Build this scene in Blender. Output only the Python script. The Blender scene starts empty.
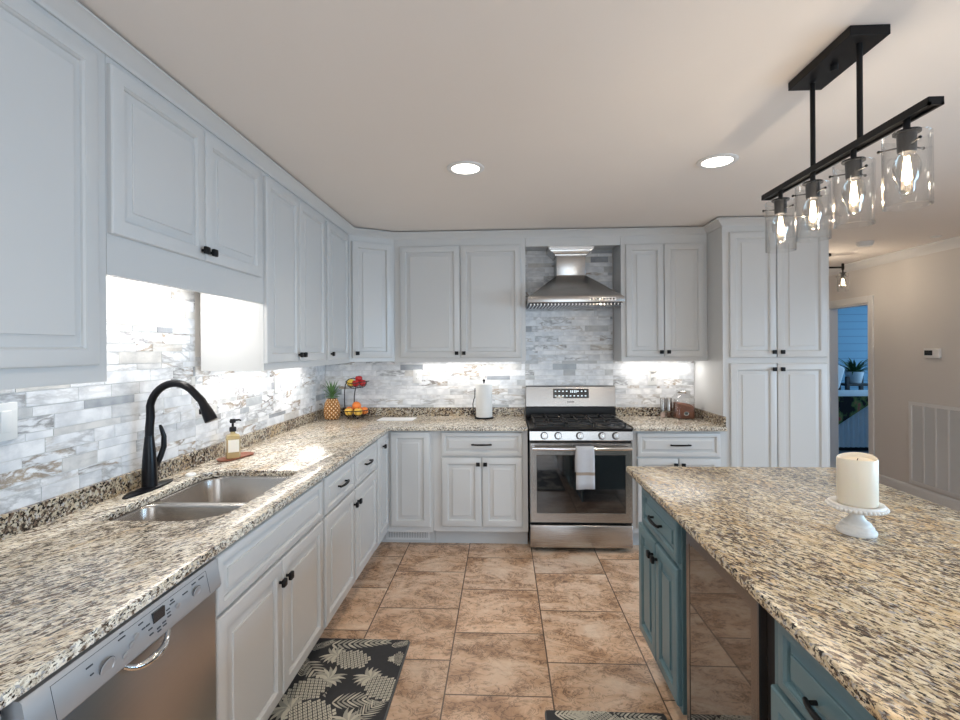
import bpy, bmesh, math, random
from mathutils import Vector, Matrix
from math import sin, cos, pi, radians, atan2

S = bpy.context.scene
COL = S.collection
random.seed(7)

# ------------------------------------------------------------------ camera
cam_data = bpy.data.cameras.new('camera')
cam = bpy.data.objects.new('camera', cam_data)
COL.objects.link(cam)
cam_data.sensor_width = 36.0
cam_data.lens = 490.0 / 960.0 * 36.0
cam_data.shift_y = -11.0 / 960.0
cam_data.clip_start = 0.02
cam.matrix_world = (Matrix.Translation((0, 0, 1.49)) @ Matrix.Rotation(math.atan(23 / 490), 4, 'Z')
                    @ Matrix.Rotation(pi / 2, 4, 'X') @ Matrix.Rotation(-0.0064, 4, 'Z'))
S.camera = cam

# ------------------------------------------------------------------ world, light, exposure
S.view_settings.view_transform = 'Standard'
S.view_settings.look = 'None'
S.view_settings.gamma = 1.0
S.view_settings.use_curve_mapping = False
S.view_settings.exposure = -0.1

world = bpy.data.worlds.new('sky')
S.world = world
world.use_nodes = True
bg = world.node_tree.nodes['Background']
bg.inputs[0].default_value = (0.62, 0.78, 1.0, 1)
bg.inputs[1].default_value = 1.5


def lamp(name, kind, loc, energy, color, parent=None, rot=(0, 0, 0), size=None, size_y=None, radius=None, spot=None, blend=0.6, spread=None):
    d = bpy.data.lights.new(name, kind)
    d.energy = energy
    d.color = color
    if kind == 'AREA':
        d.shape = 'RECTANGLE'
        d.size = size
        d.size_y = size_y or size
        if spread:
            d.spread = spread
    if radius is not None:
        d.shadow_soft_size = radius
    if kind == 'SPOT':
        d.spot_size = spot
        d.spot_blend = blend
    o = bpy.data.objects.new(name, d)
    COL.objects.link(o)
    o.location = loc
    o.rotation_euler = rot
    if parent:
        o.parent = parent
    return o


DAY = (0.82, 0.91, 1.0)
# daylight through the patio door behind the camera, an unseen window added in the right wall and the sunroom window
lamp('daylight', 'AREA', (0.9, -2.72, 1.25), 66, DAY, rot=(radians(82), 0, 0), size=2.9, size_y=2.1)
lamp('daylight', 'AREA', (4.25, 0.85, 1.3), 105, (0.46, 0.72, 1.0), rot=(radians(64), 0, radians(90)), size=3.3, size_y=1.25, spread=radians(125))  # cool side light for the added right-wall window
lamp('daylight', 'AREA', (8.1, 7.6, 1.6), 60, (0.34, 0.66, 1.0), rot=(radians(90), 0, radians(90)), size=2.5, size_y=1.6)

# ------------------------------------------------------------------ materials


def new_mat(name):
    m = bpy.data.materials.new(name)
    m.use_nodes = True
    nt = m.node_tree
    b = nt.nodes['Principled BSDF']
    return m, nt, b


def N(nt, kind, **kw):
    n = nt.nodes.new(kind)
    for k, v in kw.items():
        if hasattr(n, k):
            setattr(n, k, v)
        else:
            n.inputs[k].default_value = v
    return n


def plain(name, col, rough=0.5, metal=0.0, noise=0.03, nscale=8.0, bump=0.0, bscale=60.0, coat=0.0, ior=None, sheen=0.0):
    m, nt, b = new_mat(name)
    b.inputs['Roughness'].default_value = rough
    b.inputs['Metallic'].default_value = metal
    if coat:
        b.inputs['Coat Weight'].default_value = coat
    if ior:
        b.inputs['IOR'].default_value = ior
    if sheen:
        b.inputs['Sheen Weight'].default_value = sheen
    tc = N(nt, 'ShaderNodeTexCoord')
    nz = N(nt, 'ShaderNodeTexNoise')
    nz.inputs['Scale'].default_value = nscale
    nz.inputs['Detail'].default_value = 3
    nt.links.new(tc.outputs['Object'], nz.inputs['Vector'])
    mp = N(nt, 'ShaderNodeMapRange')
    mp.inputs['To Min'].default_value = 1 - noise
    mp.inputs['To Max'].default_value = 1 + noise
    nt.links.new(nz.outputs['Fac'], mp.inputs['Value'])
    vm = N(nt, 'ShaderNodeVectorMath', operation='SCALE')
    vm.inputs[0].default_value = col
    nt.links.new(mp.outputs[0], vm.inputs['Scale'])
    nt.links.new(vm.outputs[0], b.inputs['Base Color'])
    if bump:
        n2 = N(nt, 'ShaderNodeTexNoise')
        n2.inputs['Scale'].default_value = bscale
        n2.inputs['Detail'].default_value = 4
        nt.links.new(tc.outputs['Object'], n2.inputs['Vector'])
        bp = N(nt, 'ShaderNodeBump')
        bp.inputs['Strength'].default_value = bump
        bp.inputs['Distance'].default_value = 0.002
        nt.links.new(n2.outputs['Fac'], bp.inputs['Height'])
        nt.links.new(bp.outputs[0], b.inputs['Normal'])
    return m


def emit(name, col, strength):
    m, nt, b = new_mat(name)
    b.inputs['Base Color'].default_value = (*col, 1)
    b.inputs['Emission Color'].default_value = (*col, 1)
    b.inputs['Emission Strength'].default_value = strength
    return m


def glassy(name, tint=(1, 1, 1), edge=0.5, rough=0.03, body=None, body_mix=0.0):
    """thin clear glass: see-through with a fresnel-like gloss"""
    m, nt, b = new_mat(name)
    nt.nodes.remove(b)
    out = nt.nodes['Material Output']
    tr = N(nt, 'ShaderNodeBsdfTransparent')
    tr.inputs['Color'].default_value = (*tint, 1)
    gl = N(nt, 'ShaderNodeBsdfGlossy')
    gl.inputs['Roughness'].default_value = rough
    lw = N(nt, 'ShaderNodeLayerWeight')
    lw.inputs['Blend'].default_value = edge
    mp = N(nt, 'ShaderNodeMapRange')
    mp.inputs['To Min'].default_value = 0.05
    mp.inputs['To Max'].default_value = 0.9
    nt.links.new(lw.outputs['Facing'], mp.inputs['Value'])
    pw = N(nt, 'ShaderNodeMath', operation='POWER')
    pw.inputs[1].default_value = 1.8
    nt.links.new(lw.outputs['Facing'], pw.inputs[0])
    nt.links.new(pw.outputs[0], mp.inputs['Value'])
    mx = N(nt, 'ShaderNodeMixShader')
    nt.links.new(mp.outputs[0], mx.inputs[0])
    nt.links.new(tr.outputs[0], mx.inputs[1])
    nt.links.new(gl.outputs[0], mx.inputs[2])
    last = mx
    if body:
        df = N(nt, 'ShaderNodeBsdfDiffuse')
        df.inputs['Color'].default_value = (*body, 1)
        m2 = N(nt, 'ShaderNodeMixShader')
        m2.inputs[0].default_value = body_mix
        nt.links.new(mx.outputs[0], m2.inputs[1])
        nt.links.new(df.outputs[0], m2.inputs[2])
        last = m2
    nt.links.new(last.outputs[0], out.inputs['Surface'])
    return m


def ramp(nt, stops, interp='LINEAR'):
    r = N(nt, 'ShaderNodeValToRGB')
    r.color_ramp.interpolation = interp
    e = r.color_ramp.elements
    while len(e) < len(stops):
        e.new(0.5)
    for el, (p, c) in zip(e, stops):
        el.position = p
        el.color = (*c, 1) if len(c) == 3 else c
    return r


def mixc(nt, blend='MIX'):
    n = N(nt, 'ShaderNodeMix', data_type='RGBA', blend_type=blend)
    n.clamp_factor = True
    return n


def granite(name, ang, stretch=2.6, scale=1.0, dark=0.0, warm=0.0, gain=1.0, grey=0.0):
    m, nt, b = new_mat(name)
    L = nt.links.new
    tc = N(nt, 'ShaderNodeTexCoord')
    r0 = N(nt, 'ShaderNodeMapping')
    r0.inputs['Rotation'].default_value = (0, 0, ang)
    L(tc.outputs['Object'], r0.inputs['Vector'])
    st = N(nt, 'ShaderNodeMapping')
    st.inputs['Scale'].default_value = (1 / stretch, 1, 1)
    L(r0.outputs[0], st.inputs['Vector'])

    def noise(sc, det, rough, dist=0.0, vec=st):
        n = N(nt, 'ShaderNodeTexNoise')
        n.inputs['Scale'].default_value = sc * scale
        n.inputs['Detail'].default_value = det
        n.inputs['Roughness'].default_value = rough
        n.inputs['Distortion'].default_value = dist
        L(vec.outputs[0], n.inputs['Vector'])
        return n
    # cream to tan ground
    n1 = noise(55, 4, 0.65, 0.3)
    g = lambda *c: tuple((x * (1 - grey) + sum(c) / 3 * grey) * gain for x in c)
    c1 = ramp(nt, [(0.30, g(0.32, 0.23, 0.13)), (0.42, g(0.53, 0.43, 0.28)), (0.52, g(0.70, 0.60, 0.43)), (0.66, g(0.82, 0.75, 0.60))])
    L(n1.outputs['Fac'], c1.inputs[0])
    # large golden clouds
    n0 = noise(7, 4, 0.65, 0.5)
    c0 = ramp(nt, [(0.50 - warm, (0, 0, 0)), (0.72 - warm, (1, 1, 1))])
    L(n0.outputs['Fac'], c0.inputs[0])
    m0 = mixc(nt, 'MULTIPLY')
    L(c0.outputs[0], m0.inputs[0])
    L(c1.outputs[0], m0.inputs[6])
    m0.inputs[7].default_value = (0.86, 0.68, 0.46, 1)
    # density of flecks drifts across the slab
    nd = noise(5, 3, 0.6, 0.2)
    md = N(nt, 'ShaderNodeMapRange')
    md.inputs['From Min'].default_value = 0.3
    md.inputs['From Max'].default_value = 0.7
    md.inputs['To Min'].default_value = -0.035
    md.inputs['To Max'].default_value = 0.035
    L(nd.outputs['Fac'], md.inputs['Value'])

    def flecks(n, lo, hi, below, col):
        ad = N(nt, 'ShaderNodeMath', operation='ADD')
        L(n.outputs['Fac'], ad.inputs[0])
        L(md.outputs[0], ad.inputs[1])
        c = ramp(nt, [(lo, (0, 0, 0)), (hi, (1, 1, 1))])
        L(ad.outputs[0], c.inputs[0])
        m = mixc(nt)
        L(c.outputs[0], m.inputs[0])
        L(below.outputs[2], m.inputs[6])
        m.inputs[7].default_value = (*col, 1)
        return m
    m4 = flecks(noise(105, 3, 0.5), 0.56, 0.63, m0, (0.40, 0.39, 0.39))
    m1 = flecks(noise(78, 4, 0.6, 0.5), 0.53 - dark * 0.5, 0.58 - dark * 0.5, m4, (0.15, 0.105, 0.075))
    m2 = flecks(noise(112, 4, 0.6, 0.3), 0.555 - dark, 0.595 - dark, m1, (0.020, 0.014, 0.012))
    m3 = m2
    L(m3.outputs[2], b.inputs['Base Color'])
    b.inputs['Roughness'].default_value = 0.2
    return m


def marble_tile():
    m, nt, b = new_mat('marble_mosaic')
    L = nt.links.new
    tc = N(nt, 'ShaderNodeTexCoord')
    at = N(nt, 'ShaderNodeAttribute', attribute_name='tint')
    av = N(nt, 'ShaderNodeAttribute', attribute_name='vein')
    ad = N(nt, 'ShaderNodeVectorMath', operation='SCALE')
    ad.inputs[0].default_value = (37.0, 53.0, 71.0)
    L(at.outputs['Fac'], ad.inputs['Scale'])
    sm = N(nt, 'ShaderNodeVectorMath', operation='ADD')
    L(tc.outputs['Object'], sm.inputs[0])
    L(ad.outputs[0], sm.inputs[1])
    base = ramp(nt, [(0.0, (0.86, 0.86, 0.87)), (0.50, (0.80, 0.81, 0.83)), (0.72, (0.70, 0.715, 0.74)), (0.84, (0.70, 0.67, 0.63)), (0.94, (0.50, 0.52, 0.54)), (1.0, (0.32, 0.34, 0.37))])
    L(at.outputs['Fac'], base.inputs[0])
    n = N(nt, 'ShaderNodeTexNoise')
    n.inputs['Scale'].default_value = 7
    n.inputs['Detail'].default_value = 6
    n.inputs['Roughness'].default_value = 0.6
    n.inputs['Distortion'].default_value = 0.5
    vm_ = N(nt, 'ShaderNodeMapping')
    vm_.inputs['Rotation'].default_value = (0.7, 0.7, 0.3)
    vm_.inputs['Scale'].default_value = (0.7, 0.7, 2.2)
    L(sm.outputs[0], vm_.inputs['Vector'])
    L(vm_.outputs[0], n.inputs['Vector'])
    band = ramp(nt, [(0.44, (0, 0, 0)), (0.495, (1, 1, 1)), (0.505, (1, 1, 1)), (0.58, (0, 0, 0))])
    L(n.outputs['Fac'], band.inputs[0])
    mu = N(nt, 'ShaderNodeMath', operation='MULTIPLY')
    L(band.outputs[0], mu.inputs[0])
    L(av.outputs['Fac'], mu.inputs[1])
    vc = ramp(nt, [(0.0, (0.46, 0.48, 0.51)), (0.45, (0.36, 0.35, 0.34)), (0.70, (0.42, 0.34, 0.26)), (1.0, (0.15, 0.14, 0.14))])
    n2 = N(nt, 'ShaderNodeTexNoise')
    n2.inputs['Scale'].default_value = 3
    L(sm.outputs[0], n2.inputs['Vector'])
    mr = N(nt, 'ShaderNodeMapRange')
    mr.inputs['From Min'].default_value = 0.3
    mr.inputs['From Max'].default_value = 0.7
    L(n2.outputs['Fac'], mr.inputs['Value'])
    L(mr.outputs[0], vc.inputs[0])
    mx = mixc(nt)
    L(mu.outputs[0], mx.inputs[0])
    L(base.outputs[0], mx.inputs[6])
    L(vc.outputs[0], mx.inputs[7])
    cl = ramp(nt, [(0.38, (0.74, 0.75, 0.77)), (0.6, (1, 1, 1))])
    n3 = N(nt, 'ShaderNodeTexNoise')
    n3.inputs['Scale'].default_value = 14
    n3.inputs['Detail'].default_value = 4
    L(sm.outputs[0], n3.inputs['Vector'])
    L(n3.outputs['Fac'], cl.inputs[0])
    m2 = mixc(nt, 'MULTIPLY')
    m2.inputs[0].default_value = 0.8
    L(mx.outputs[2], m2.inputs[6])
    L(cl.outputs[0], m2.inputs[7])
    L(m2.outputs[2], b.inputs['Base Color'])
    b.inputs['Roughness'].default_value = 0.22
    return m


def floor_tile():
    m, nt, b = new_mat('stone_floor_tile')
    L = nt.links.new
    tc = N(nt, 'ShaderNodeTexCoord')
    sp = N(nt, 'ShaderNodeSeparateXYZ')
    L(tc.outputs['Object'], sp.inputs[0])
    cb = N(nt, 'ShaderNodeCombineXYZ')

    def addn(out, v):
        a = N(nt, 'ShaderNodeMath', operation='ADD')
        L(out, a.inputs[0])
        a.inputs[1].default_value = v
        return a
    ax = addn(sp.outputs['Y'], FLOOR_Y)
    ay = addn(sp.outputs['X'], FLOOR_X)
    L(ax.outputs[0], cb.inputs['X'])
    L(ay.outputs[0], cb.inputs['Y'])
    br = N(nt, 'ShaderNodeTexBrick', offset=0.5, offset_frequency=2, squash=1.0)
    br.inputs['Scale'].default_value = 1.0
    br.inputs['Brick Width'].default_value = 0.463
    br.inputs['Row Height'].default_value = 0.464
    br.inputs['Mortar Size'].default_value = 0.0035
    br.inputs['Mortar Smooth'].default_value = 0.1
    br.inputs['Color1'].default_value = (0, 0, 0, 1)
    br.inputs['Color2'].default_value = (1, 1, 1, 1)
    br.inputs['Mortar'].default_value = (0.5, 0.5, 0.5, 1)
    L(cb.outputs[0], br.inputs['Vector'])
    sc = N(nt, 'ShaderNodeVectorMath', operation='SCALE')
    sc.inputs[0].default_value = (11, 17, 5)
    L(br.outputs['Color'], sc.inputs['Scale'])
    sm = N(nt, 'ShaderNodeVectorMath', operation='ADD')
    L(tc.outputs['Object'], sm.inputs[0])
    L(sc.outputs[0], sm.inputs[1])
    mp = N(nt, 'ShaderNodeMapping')
    mp.inputs['Rotation'].default_value = (0, 0, 0.5)
    mp.inputs['Scale'].default_value = (0.85, 1.15, 1)
    L(sm.outputs[0], mp.inputs['Vector'])
    n = N(nt, 'ShaderNodeTexNoise')
    n.inputs['Scale'].default_value = 5.0
    n.inputs['Detail'].default_value = 8
    n.inputs['Roughness'].default_value = 0.68
    n.inputs['Distortion'].default_value = 0.45
    L(mp.outputs[0], n.inputs['Vector'])
    c = ramp(nt, [(0.28, (0.27, 0.145, 0.08)), (0.41, (0.53, 0.325, 0.195)), (0.52, (0.72, 0.495, 0.34)), (0.66, (0.82, 0.64, 0.49))])
    L(n.outputs['Fac'], c.inputs[0])
    # dark vein flecks
    n2 = N(nt, 'ShaderNodeTexNoise')
    n2.inputs['Scale'].default_value = 13
    n2.inputs['Detail'].default_value = 7
    n2.inputs['Roughness'].default_value = 0.7
    n2.inputs['Distortion'].default_value = 1.2
    L(mp.outputs[0], n2.inputs['Vector'])
    vb = ramp(nt, [(0.47, (0, 0, 0)), (0.50, (1, 1, 1)), (0.53, (0, 0, 0))])
    L(n2.outputs['Fac'], vb.inputs[0])
    gate = ramp(nt, [(0.44, (1, 1, 1)), (0.60, (0.15, 0.15, 0.15))])
    L(n.outputs['Fac'], gate.inputs[0])
    mu = N(nt, 'ShaderNodeMath', operation='MULTIPLY')
    L(vb.outputs[0], mu.inputs[0])
    L(gate.outputs[0], mu.inputs[1])
    mv = mixc(nt)
    L(mu.outputs[0], mv.inputs[0])
    L(c.outputs[0], mv.inputs[6])
    mv.inputs[7].default_value = (0.13, 0.07, 0.045, 1)
    # per tile shade
    tint = ramp(nt, [(0.0, (0.86, 0.86, 0.86)), (1.0, (1.06, 1.04, 1.02))])
    L(br.outputs['Color'], tint.inputs[0])
    mt = mixc(nt, 'MULTIPLY')
    mt.inputs[0].default_value = 1
    L(mv.outputs[2], mt.inputs[6])
    L(tint.outputs[0], mt.inputs[7])
    mm = mixc(nt)
    L(br.outputs['Fac'], mm.inputs[0])
    L(mt.outputs[2], mm.inputs[6])
    mm.inputs[7].default_value = (0.12, 0.075, 0.05, 1)
    L(mm.outputs[2], b.inputs['Base Color'])
    b.inputs['Roughness'].default_value = 0.3
    bp = N(nt, 'ShaderNodeBump')
    bp.inputs['Strength'].default_value = 0.35
    bp.inputs['Distance'].default_value = 0.003
    iv = N(nt, 'ShaderNodeMath', operation='SUBTRACT')
    iv.inputs[0].default_value = 1
    L(br.outputs['Fac'], iv.inputs[1])
    L(iv.outputs[0], bp.inputs['Height'])
    L(bp.outputs[0], b.inputs['Normal'])
    return m


def steel(name, col=(0.47, 0.455, 0.44), rough=0.26, axis=(1, 220, 220)):
    m, nt, b = new_mat(name)
    L = nt.links.new
    b.inputs['Metallic'].default_value = 1
    tc = N(nt, 'ShaderNodeTexCoord')
    mp = N(nt, 'ShaderNodeMapping')
    mp.inputs['Scale'].default_value = axis
    L(tc.outputs['Object'], mp.inputs['Vector'])
    n = N(nt, 'ShaderNodeTexNoise')
    n.inputs['Scale'].default_value = 6
    n.inputs['Detail'].default_value = 5
    L(mp.outputs[0], n.inputs['Vector'])
    r = N(nt, 'ShaderNodeMapRange')
    r.inputs['To Min'].default_value = rough - 0.03
    r.inputs['To Max'].default_value = rough + 0.04
    L(n.outputs['Fac'], r.inputs['Value'])
    L(r.outputs[0], b.inputs['Roughness'])
    c = ramp(nt, [(0.3, tuple(x * 0.96 for x in col)), (0.7, tuple(min(1, x * 1.03) for x in col))])
    L(n.outputs['Fac'], c.inputs[0])
    L(c.outputs[0], b.inputs['Base Color'])
    return m


def planks(name, c1, c2, h):
    m, nt, b = new_mat(name)
    L = nt.links.new
    tc = N(nt, 'ShaderNodeTexCoord')
    w = N(nt, 'ShaderNodeTexWave', wave_type='BANDS', bands_direction='Z', wave_profile='SAW')
    w.inputs['Scale'].default_value = 2 * pi / (20 * h) 
    L(tc.outputs['Object'], w.inputs['Vector'])
    r = ramp(nt, [(0.0, c2), (0.06, c2), (0.10, c1), (1, c1)])
    L(w.outputs['Fac'], r.inputs[0])
    L(r.outputs[0], b.inputs['Base Color'])
    b.inputs['Roughness'].default_value = 0.6
    return m


FLOOR_X, FLOOR_Y = 0.262 + 10 * 0.464, -3.032 + 20.5 * 0.463

M = {}
M['wall'] = plain('wall_paint', (0.70, 0.665, 0.63), 0.7, noise=0.02, nscale=2, bump=0.05, bscale=150)
M['ceiling'] = plain('ceiling_paint', (0.84, 0.785, 0.74), 0.85, noise=0.03, nscale=1.5, bump=0.15, bscale=40)
M['trim'] = plain('white_trim_paint', (0.74, 0.735, 0.73), 0.4, noise=0.01)
M['white'] = plain('white_cabinet_paint', (0.61, 0.61, 0.605), 0.3, noise=0.015, nscale=3)
M['inside'] = plain('cabinet_interior', (0.55, 0.55, 0.54), 0.5)
M['teal'] = plain('teal_cabinet_paint', (0.125, 0.215, 0.245), 0.35, noise=0.04, nscale=4)
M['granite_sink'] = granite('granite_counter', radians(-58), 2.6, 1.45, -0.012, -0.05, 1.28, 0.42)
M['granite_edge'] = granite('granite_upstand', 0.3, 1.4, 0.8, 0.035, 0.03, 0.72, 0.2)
M['granite_island'] = granite('granite_island_slab', radians(62), 2.5, 1.3, 0.004, 0.0, 1.08)
M['marble'] = marble_tile()
M['grout'] = plain('tile_grout', (0.62, 0.62, 0.61), 0.8)
M['floor'] = floor_tile()
M['steel'] = steel('brushed_steel')
M['steel_v'] = steel('brushed_steel_upright', axis=(220, 220, 1))
M['steel_dw'] = steel('dishwasher_steel', (0.50, 0.47, 0.45), 0.3, axis=(1, 220, 220))
M['steel_dark'] = steel('dark_steel', (0.22, 0.21, 0.21), 0.25, axis=(220, 220, 1))
M['panel'] = plain('silver_control_panel', (0.50, 0.52, 0.55), 0.38, 0.6, noise=0.01)
M['chrome'] = plain('chrome', (0.8, 0.8, 0.8), 0.1, 1.0, noise=0.0)
M['sink'] = steel('sink_steel', (0.50, 0.47, 0.44), 0.25, axis=(220, 220, 1))
M['black'] = plain('matte_black_metal', (0.006, 0.006, 0.007), 0.45, 0.0, noise=0.1)
M['faucet'] = plain('satin_black_faucet', (0.004, 0.004, 0.006), 0.28, 0.0, noise=0.1)
M['iron'] = plain('cast_iron', (0.02, 0.02, 0.021), 0.5, noise=0.2, nscale=40, bump=0.2, bscale=200)
M['enamel'] = plain('black_enamel', (0.006, 0.006, 0.007), 0.3, noise=0.05)
for k_ in ('black', 'faucet', 'enamel'):
    M[k_].node_tree.nodes['Principled BSDF'].inputs['Specular IOR Level'].default_value = 0.25
M['black_glass'] = plain('black_oven_glass', (0.008, 0.009, 0.011), 0.04, noise=0.05, ior=1.9)
M['fridge_glass'] = plain('dark_fridge_glass', (0.030, 0.022, 0.018), 0.03, noise=0.05, ior=2.6)
M['plain_black'] = plain('black_plastic', (0.010, 0.010, 0.011), 0.45)  # even black of housings, gaskets and socket slots
M['mark'] = plain('printed_mark', (0.05, 0.06, 0.075), 0.5)
M['glow_mark'] = emit('lit_digits', (0.75, 0.85, 0.9), 0.8)
M['glass'] = glassy('clear_glass', (0.985, 0.985, 0.98), 0.5)
M['pane'] = glassy('window_glass', (0.97, 0.985, 0.98), 0.3)
M['bulb_glass'] = glassy('bulb_glass', (1, 0.985, 0.96), 0.5)
M['filament'] = emit('glowing_filament', (1.0, 0.80, 0.55), 14)
M['led'] = emit('led_lens', (1.0, 0.96, 0.90), 4)
M['can_led'] = emit('downlight_lens', (1.0, 0.93, 0.82), 9)
M['plastic'] = plain('white_plastic', (0.78, 0.78, 0.77), 0.35, noise=0.01)
M['grille'] = plain('return_air_metal', (0.76, 0.755, 0.75), 0.45, noise=0.01)
M['grille_in'] = plain('grille_inside', (0.40, 0.40, 0.40), 0.7)
M['lcd'] = plain('dark_lcd', (0.02, 0.025, 0.03), 0.15)
M['candle'] = plain('ivory_wax', (0.84, 0.76, 0.63), 0.45, noise=0.03)
M['candle'].node_tree.nodes['Principled BSDF'].inputs['Subsurface Weight'].default_value = 0.15
M['candle'].node_tree.nodes['Principled BSDF'].inputs['Subsurface Radius'].default_value = (0.02, 0.012, 0.006)
M['stand_white'] = plain('distressed_white_paint', (0.76, 0.75, 0.73), 0.5, noise=0.12, nscale=60)
M['wick'] = plain('wick', (0.03, 0.025, 0.02), 0.9)
M['paper'] = plain('paper_towel', (0.82, 0.82, 0.81), 0.9, bump=0.3, bscale=250)
M['sheet'] = plain('white_paper', (0.80, 0.81, 0.83), 0.7)
M['towel'] = plain('towel_cloth', (0.52, 0.53, 0.56), 0.95, noise=0.08, nscale=30, bump=0.5, bscale=350)
M['towel_band'] = plain('towel_stripe', (0.33, 0.27, 0.22), 0.95, noise=0.1, nscale=40)
M['apple_red'] = plain('red_apple_skin', (0.52, 0.028, 0.03), 0.25, noise=0.35, nscale=25)
M['apple_yellow'] = plain('yellow_fruit_skin', (0.86, 0.52, 0.09), 0.3, noise=0.15, nscale=20)
M['orange'] = plain('orange_fruit_skin', (0.86, 0.24, 0.05), 0.4, noise=0.2, nscale=15, bump=0.3, bscale=120)
M['lemon'] = plain('lemon_skin', (0.90, 0.64, 0.10), 0.4, noise=0.1, nscale=20, bump=0.3, bscale=120)
M['stem'] = plain('fruit_stem', (0.10, 0.06, 0.03), 0.8)
M['pine_dark'] = plain('pineapple_groove', (0.07, 0.03, 0.012), 0.7)
M['pine_scale'] = plain('pineapple_scale', (0.42, 0.19, 0.05), 0.55, noise=0.3, nscale=40)
M['pine_tip'] = plain('pineapple_eye', (0.86, 0.74, 0.55), 0.6)
M['leaf'] = plain('pineapple_leaf', (0.10, 0.20, 0.07), 0.5, noise=0.3, nscale=20)
M['leaf_dark'] = plain('house_plant_leaf', (0.03, 0.09, 0.03), 0.5, noise=0.3, nscale=20)
M['wood_tray'] = plain('reddish_wood', (0.30, 0.10, 0.055), 0.4, noise=0.25, nscale=25)
M['soap_glass'] = glassy('amber_soap', (0.93, 0.82, 0.52), 0.45, 0.05, (0.70, 0.58, 0.34), 0.35)
M['soap_label'] = plain('soap_label', (0.80, 0.75, 0.66), 0.6)
M['soap_liquid'] = plain('golden_soap', (0.50, 0.33, 0.08), 0.25, noise=0.3, nscale=30)
M['pepper'] = plain('pepper_fill', (0.10, 0.05, 0.035), 0.8, noise=0.5, nscale=200)
M['salt'] = plain('pink_salt_fill', (0.62, 0.47, 0.43), 0.8, noise=0.3, nscale=200)
M['beans'] = plain('brown_grain', (0.22, 0.085, 0.05), 0.7, noise=0.55, nscale=130, bump=0.8, bscale=180)
M['mat_dark'] = plain('charcoal_mat', (0.032, 0.033, 0.038), 0.75, noise=0.2, nscale=60, bump=0.2, bscale=300)
M['mat_light'] = plain('mat_print_beige', (0.60, 0.57, 0.48), 0.75, noise=0.15, nscale=50)
M['mat_mid'] = plain('mat_print_grey', (0.40, 0.385, 0.33), 0.75, noise=0.15, nscale=50)
M['mat_rim'] = plain('mat_rim_grey', (0.10, 0.105, 0.11), 0.7)
M['blue_wall'] = planks('blue_plank_wall', (0.16, 0.32, 0.44), (0.10, 0.20, 0.29), 0.14)
M['blue_floor'] = plain('sunroom_floor', (0.20, 0.27, 0.32), 0.5, noise=0.2, nscale=6)
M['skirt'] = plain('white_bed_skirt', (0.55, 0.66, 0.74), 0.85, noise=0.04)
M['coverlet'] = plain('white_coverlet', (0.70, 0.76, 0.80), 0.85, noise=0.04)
M['black_wood'] = plain('black_wood', (0.02, 0.02, 0.022), 0.4)


def floral():
    m, nt, b = new_mat('dark_floral_cloth')
    L = nt.links.new
    tc = N(nt, 'ShaderNodeTexCoord')
    v = N(nt, 'ShaderNodeTexVoronoi')
    v.inputs['Scale'].default_value = 9
    L(tc.outputs['Object'], v.inputs['Vector'])
    n = N(nt, 'ShaderNodeTexNoise')
    n.inputs['Scale'].default_value = 8
    n.inputs['Detail'].default_value = 4
    L(tc.outputs['Object'], n.inputs['Vector'])
    c = ramp(nt, [(0.44, (0.01, 0.01, 0.012)), (0.50, (0.08, 0.15, 0.05)), (0.58, (0.20, 0.24, 0.08)), (0.66, (0.45, 0.10, 0.09))])
    L(n.outputs['Fac'], c.inputs[0])
    L(c.outputs[0], b.inputs['Base Color'])
    b.inputs['Roughness'].default_value = 0.8
    return m


M['floral'] = floral()

# ------------------------------------------------------------------ mesh builder


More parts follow.
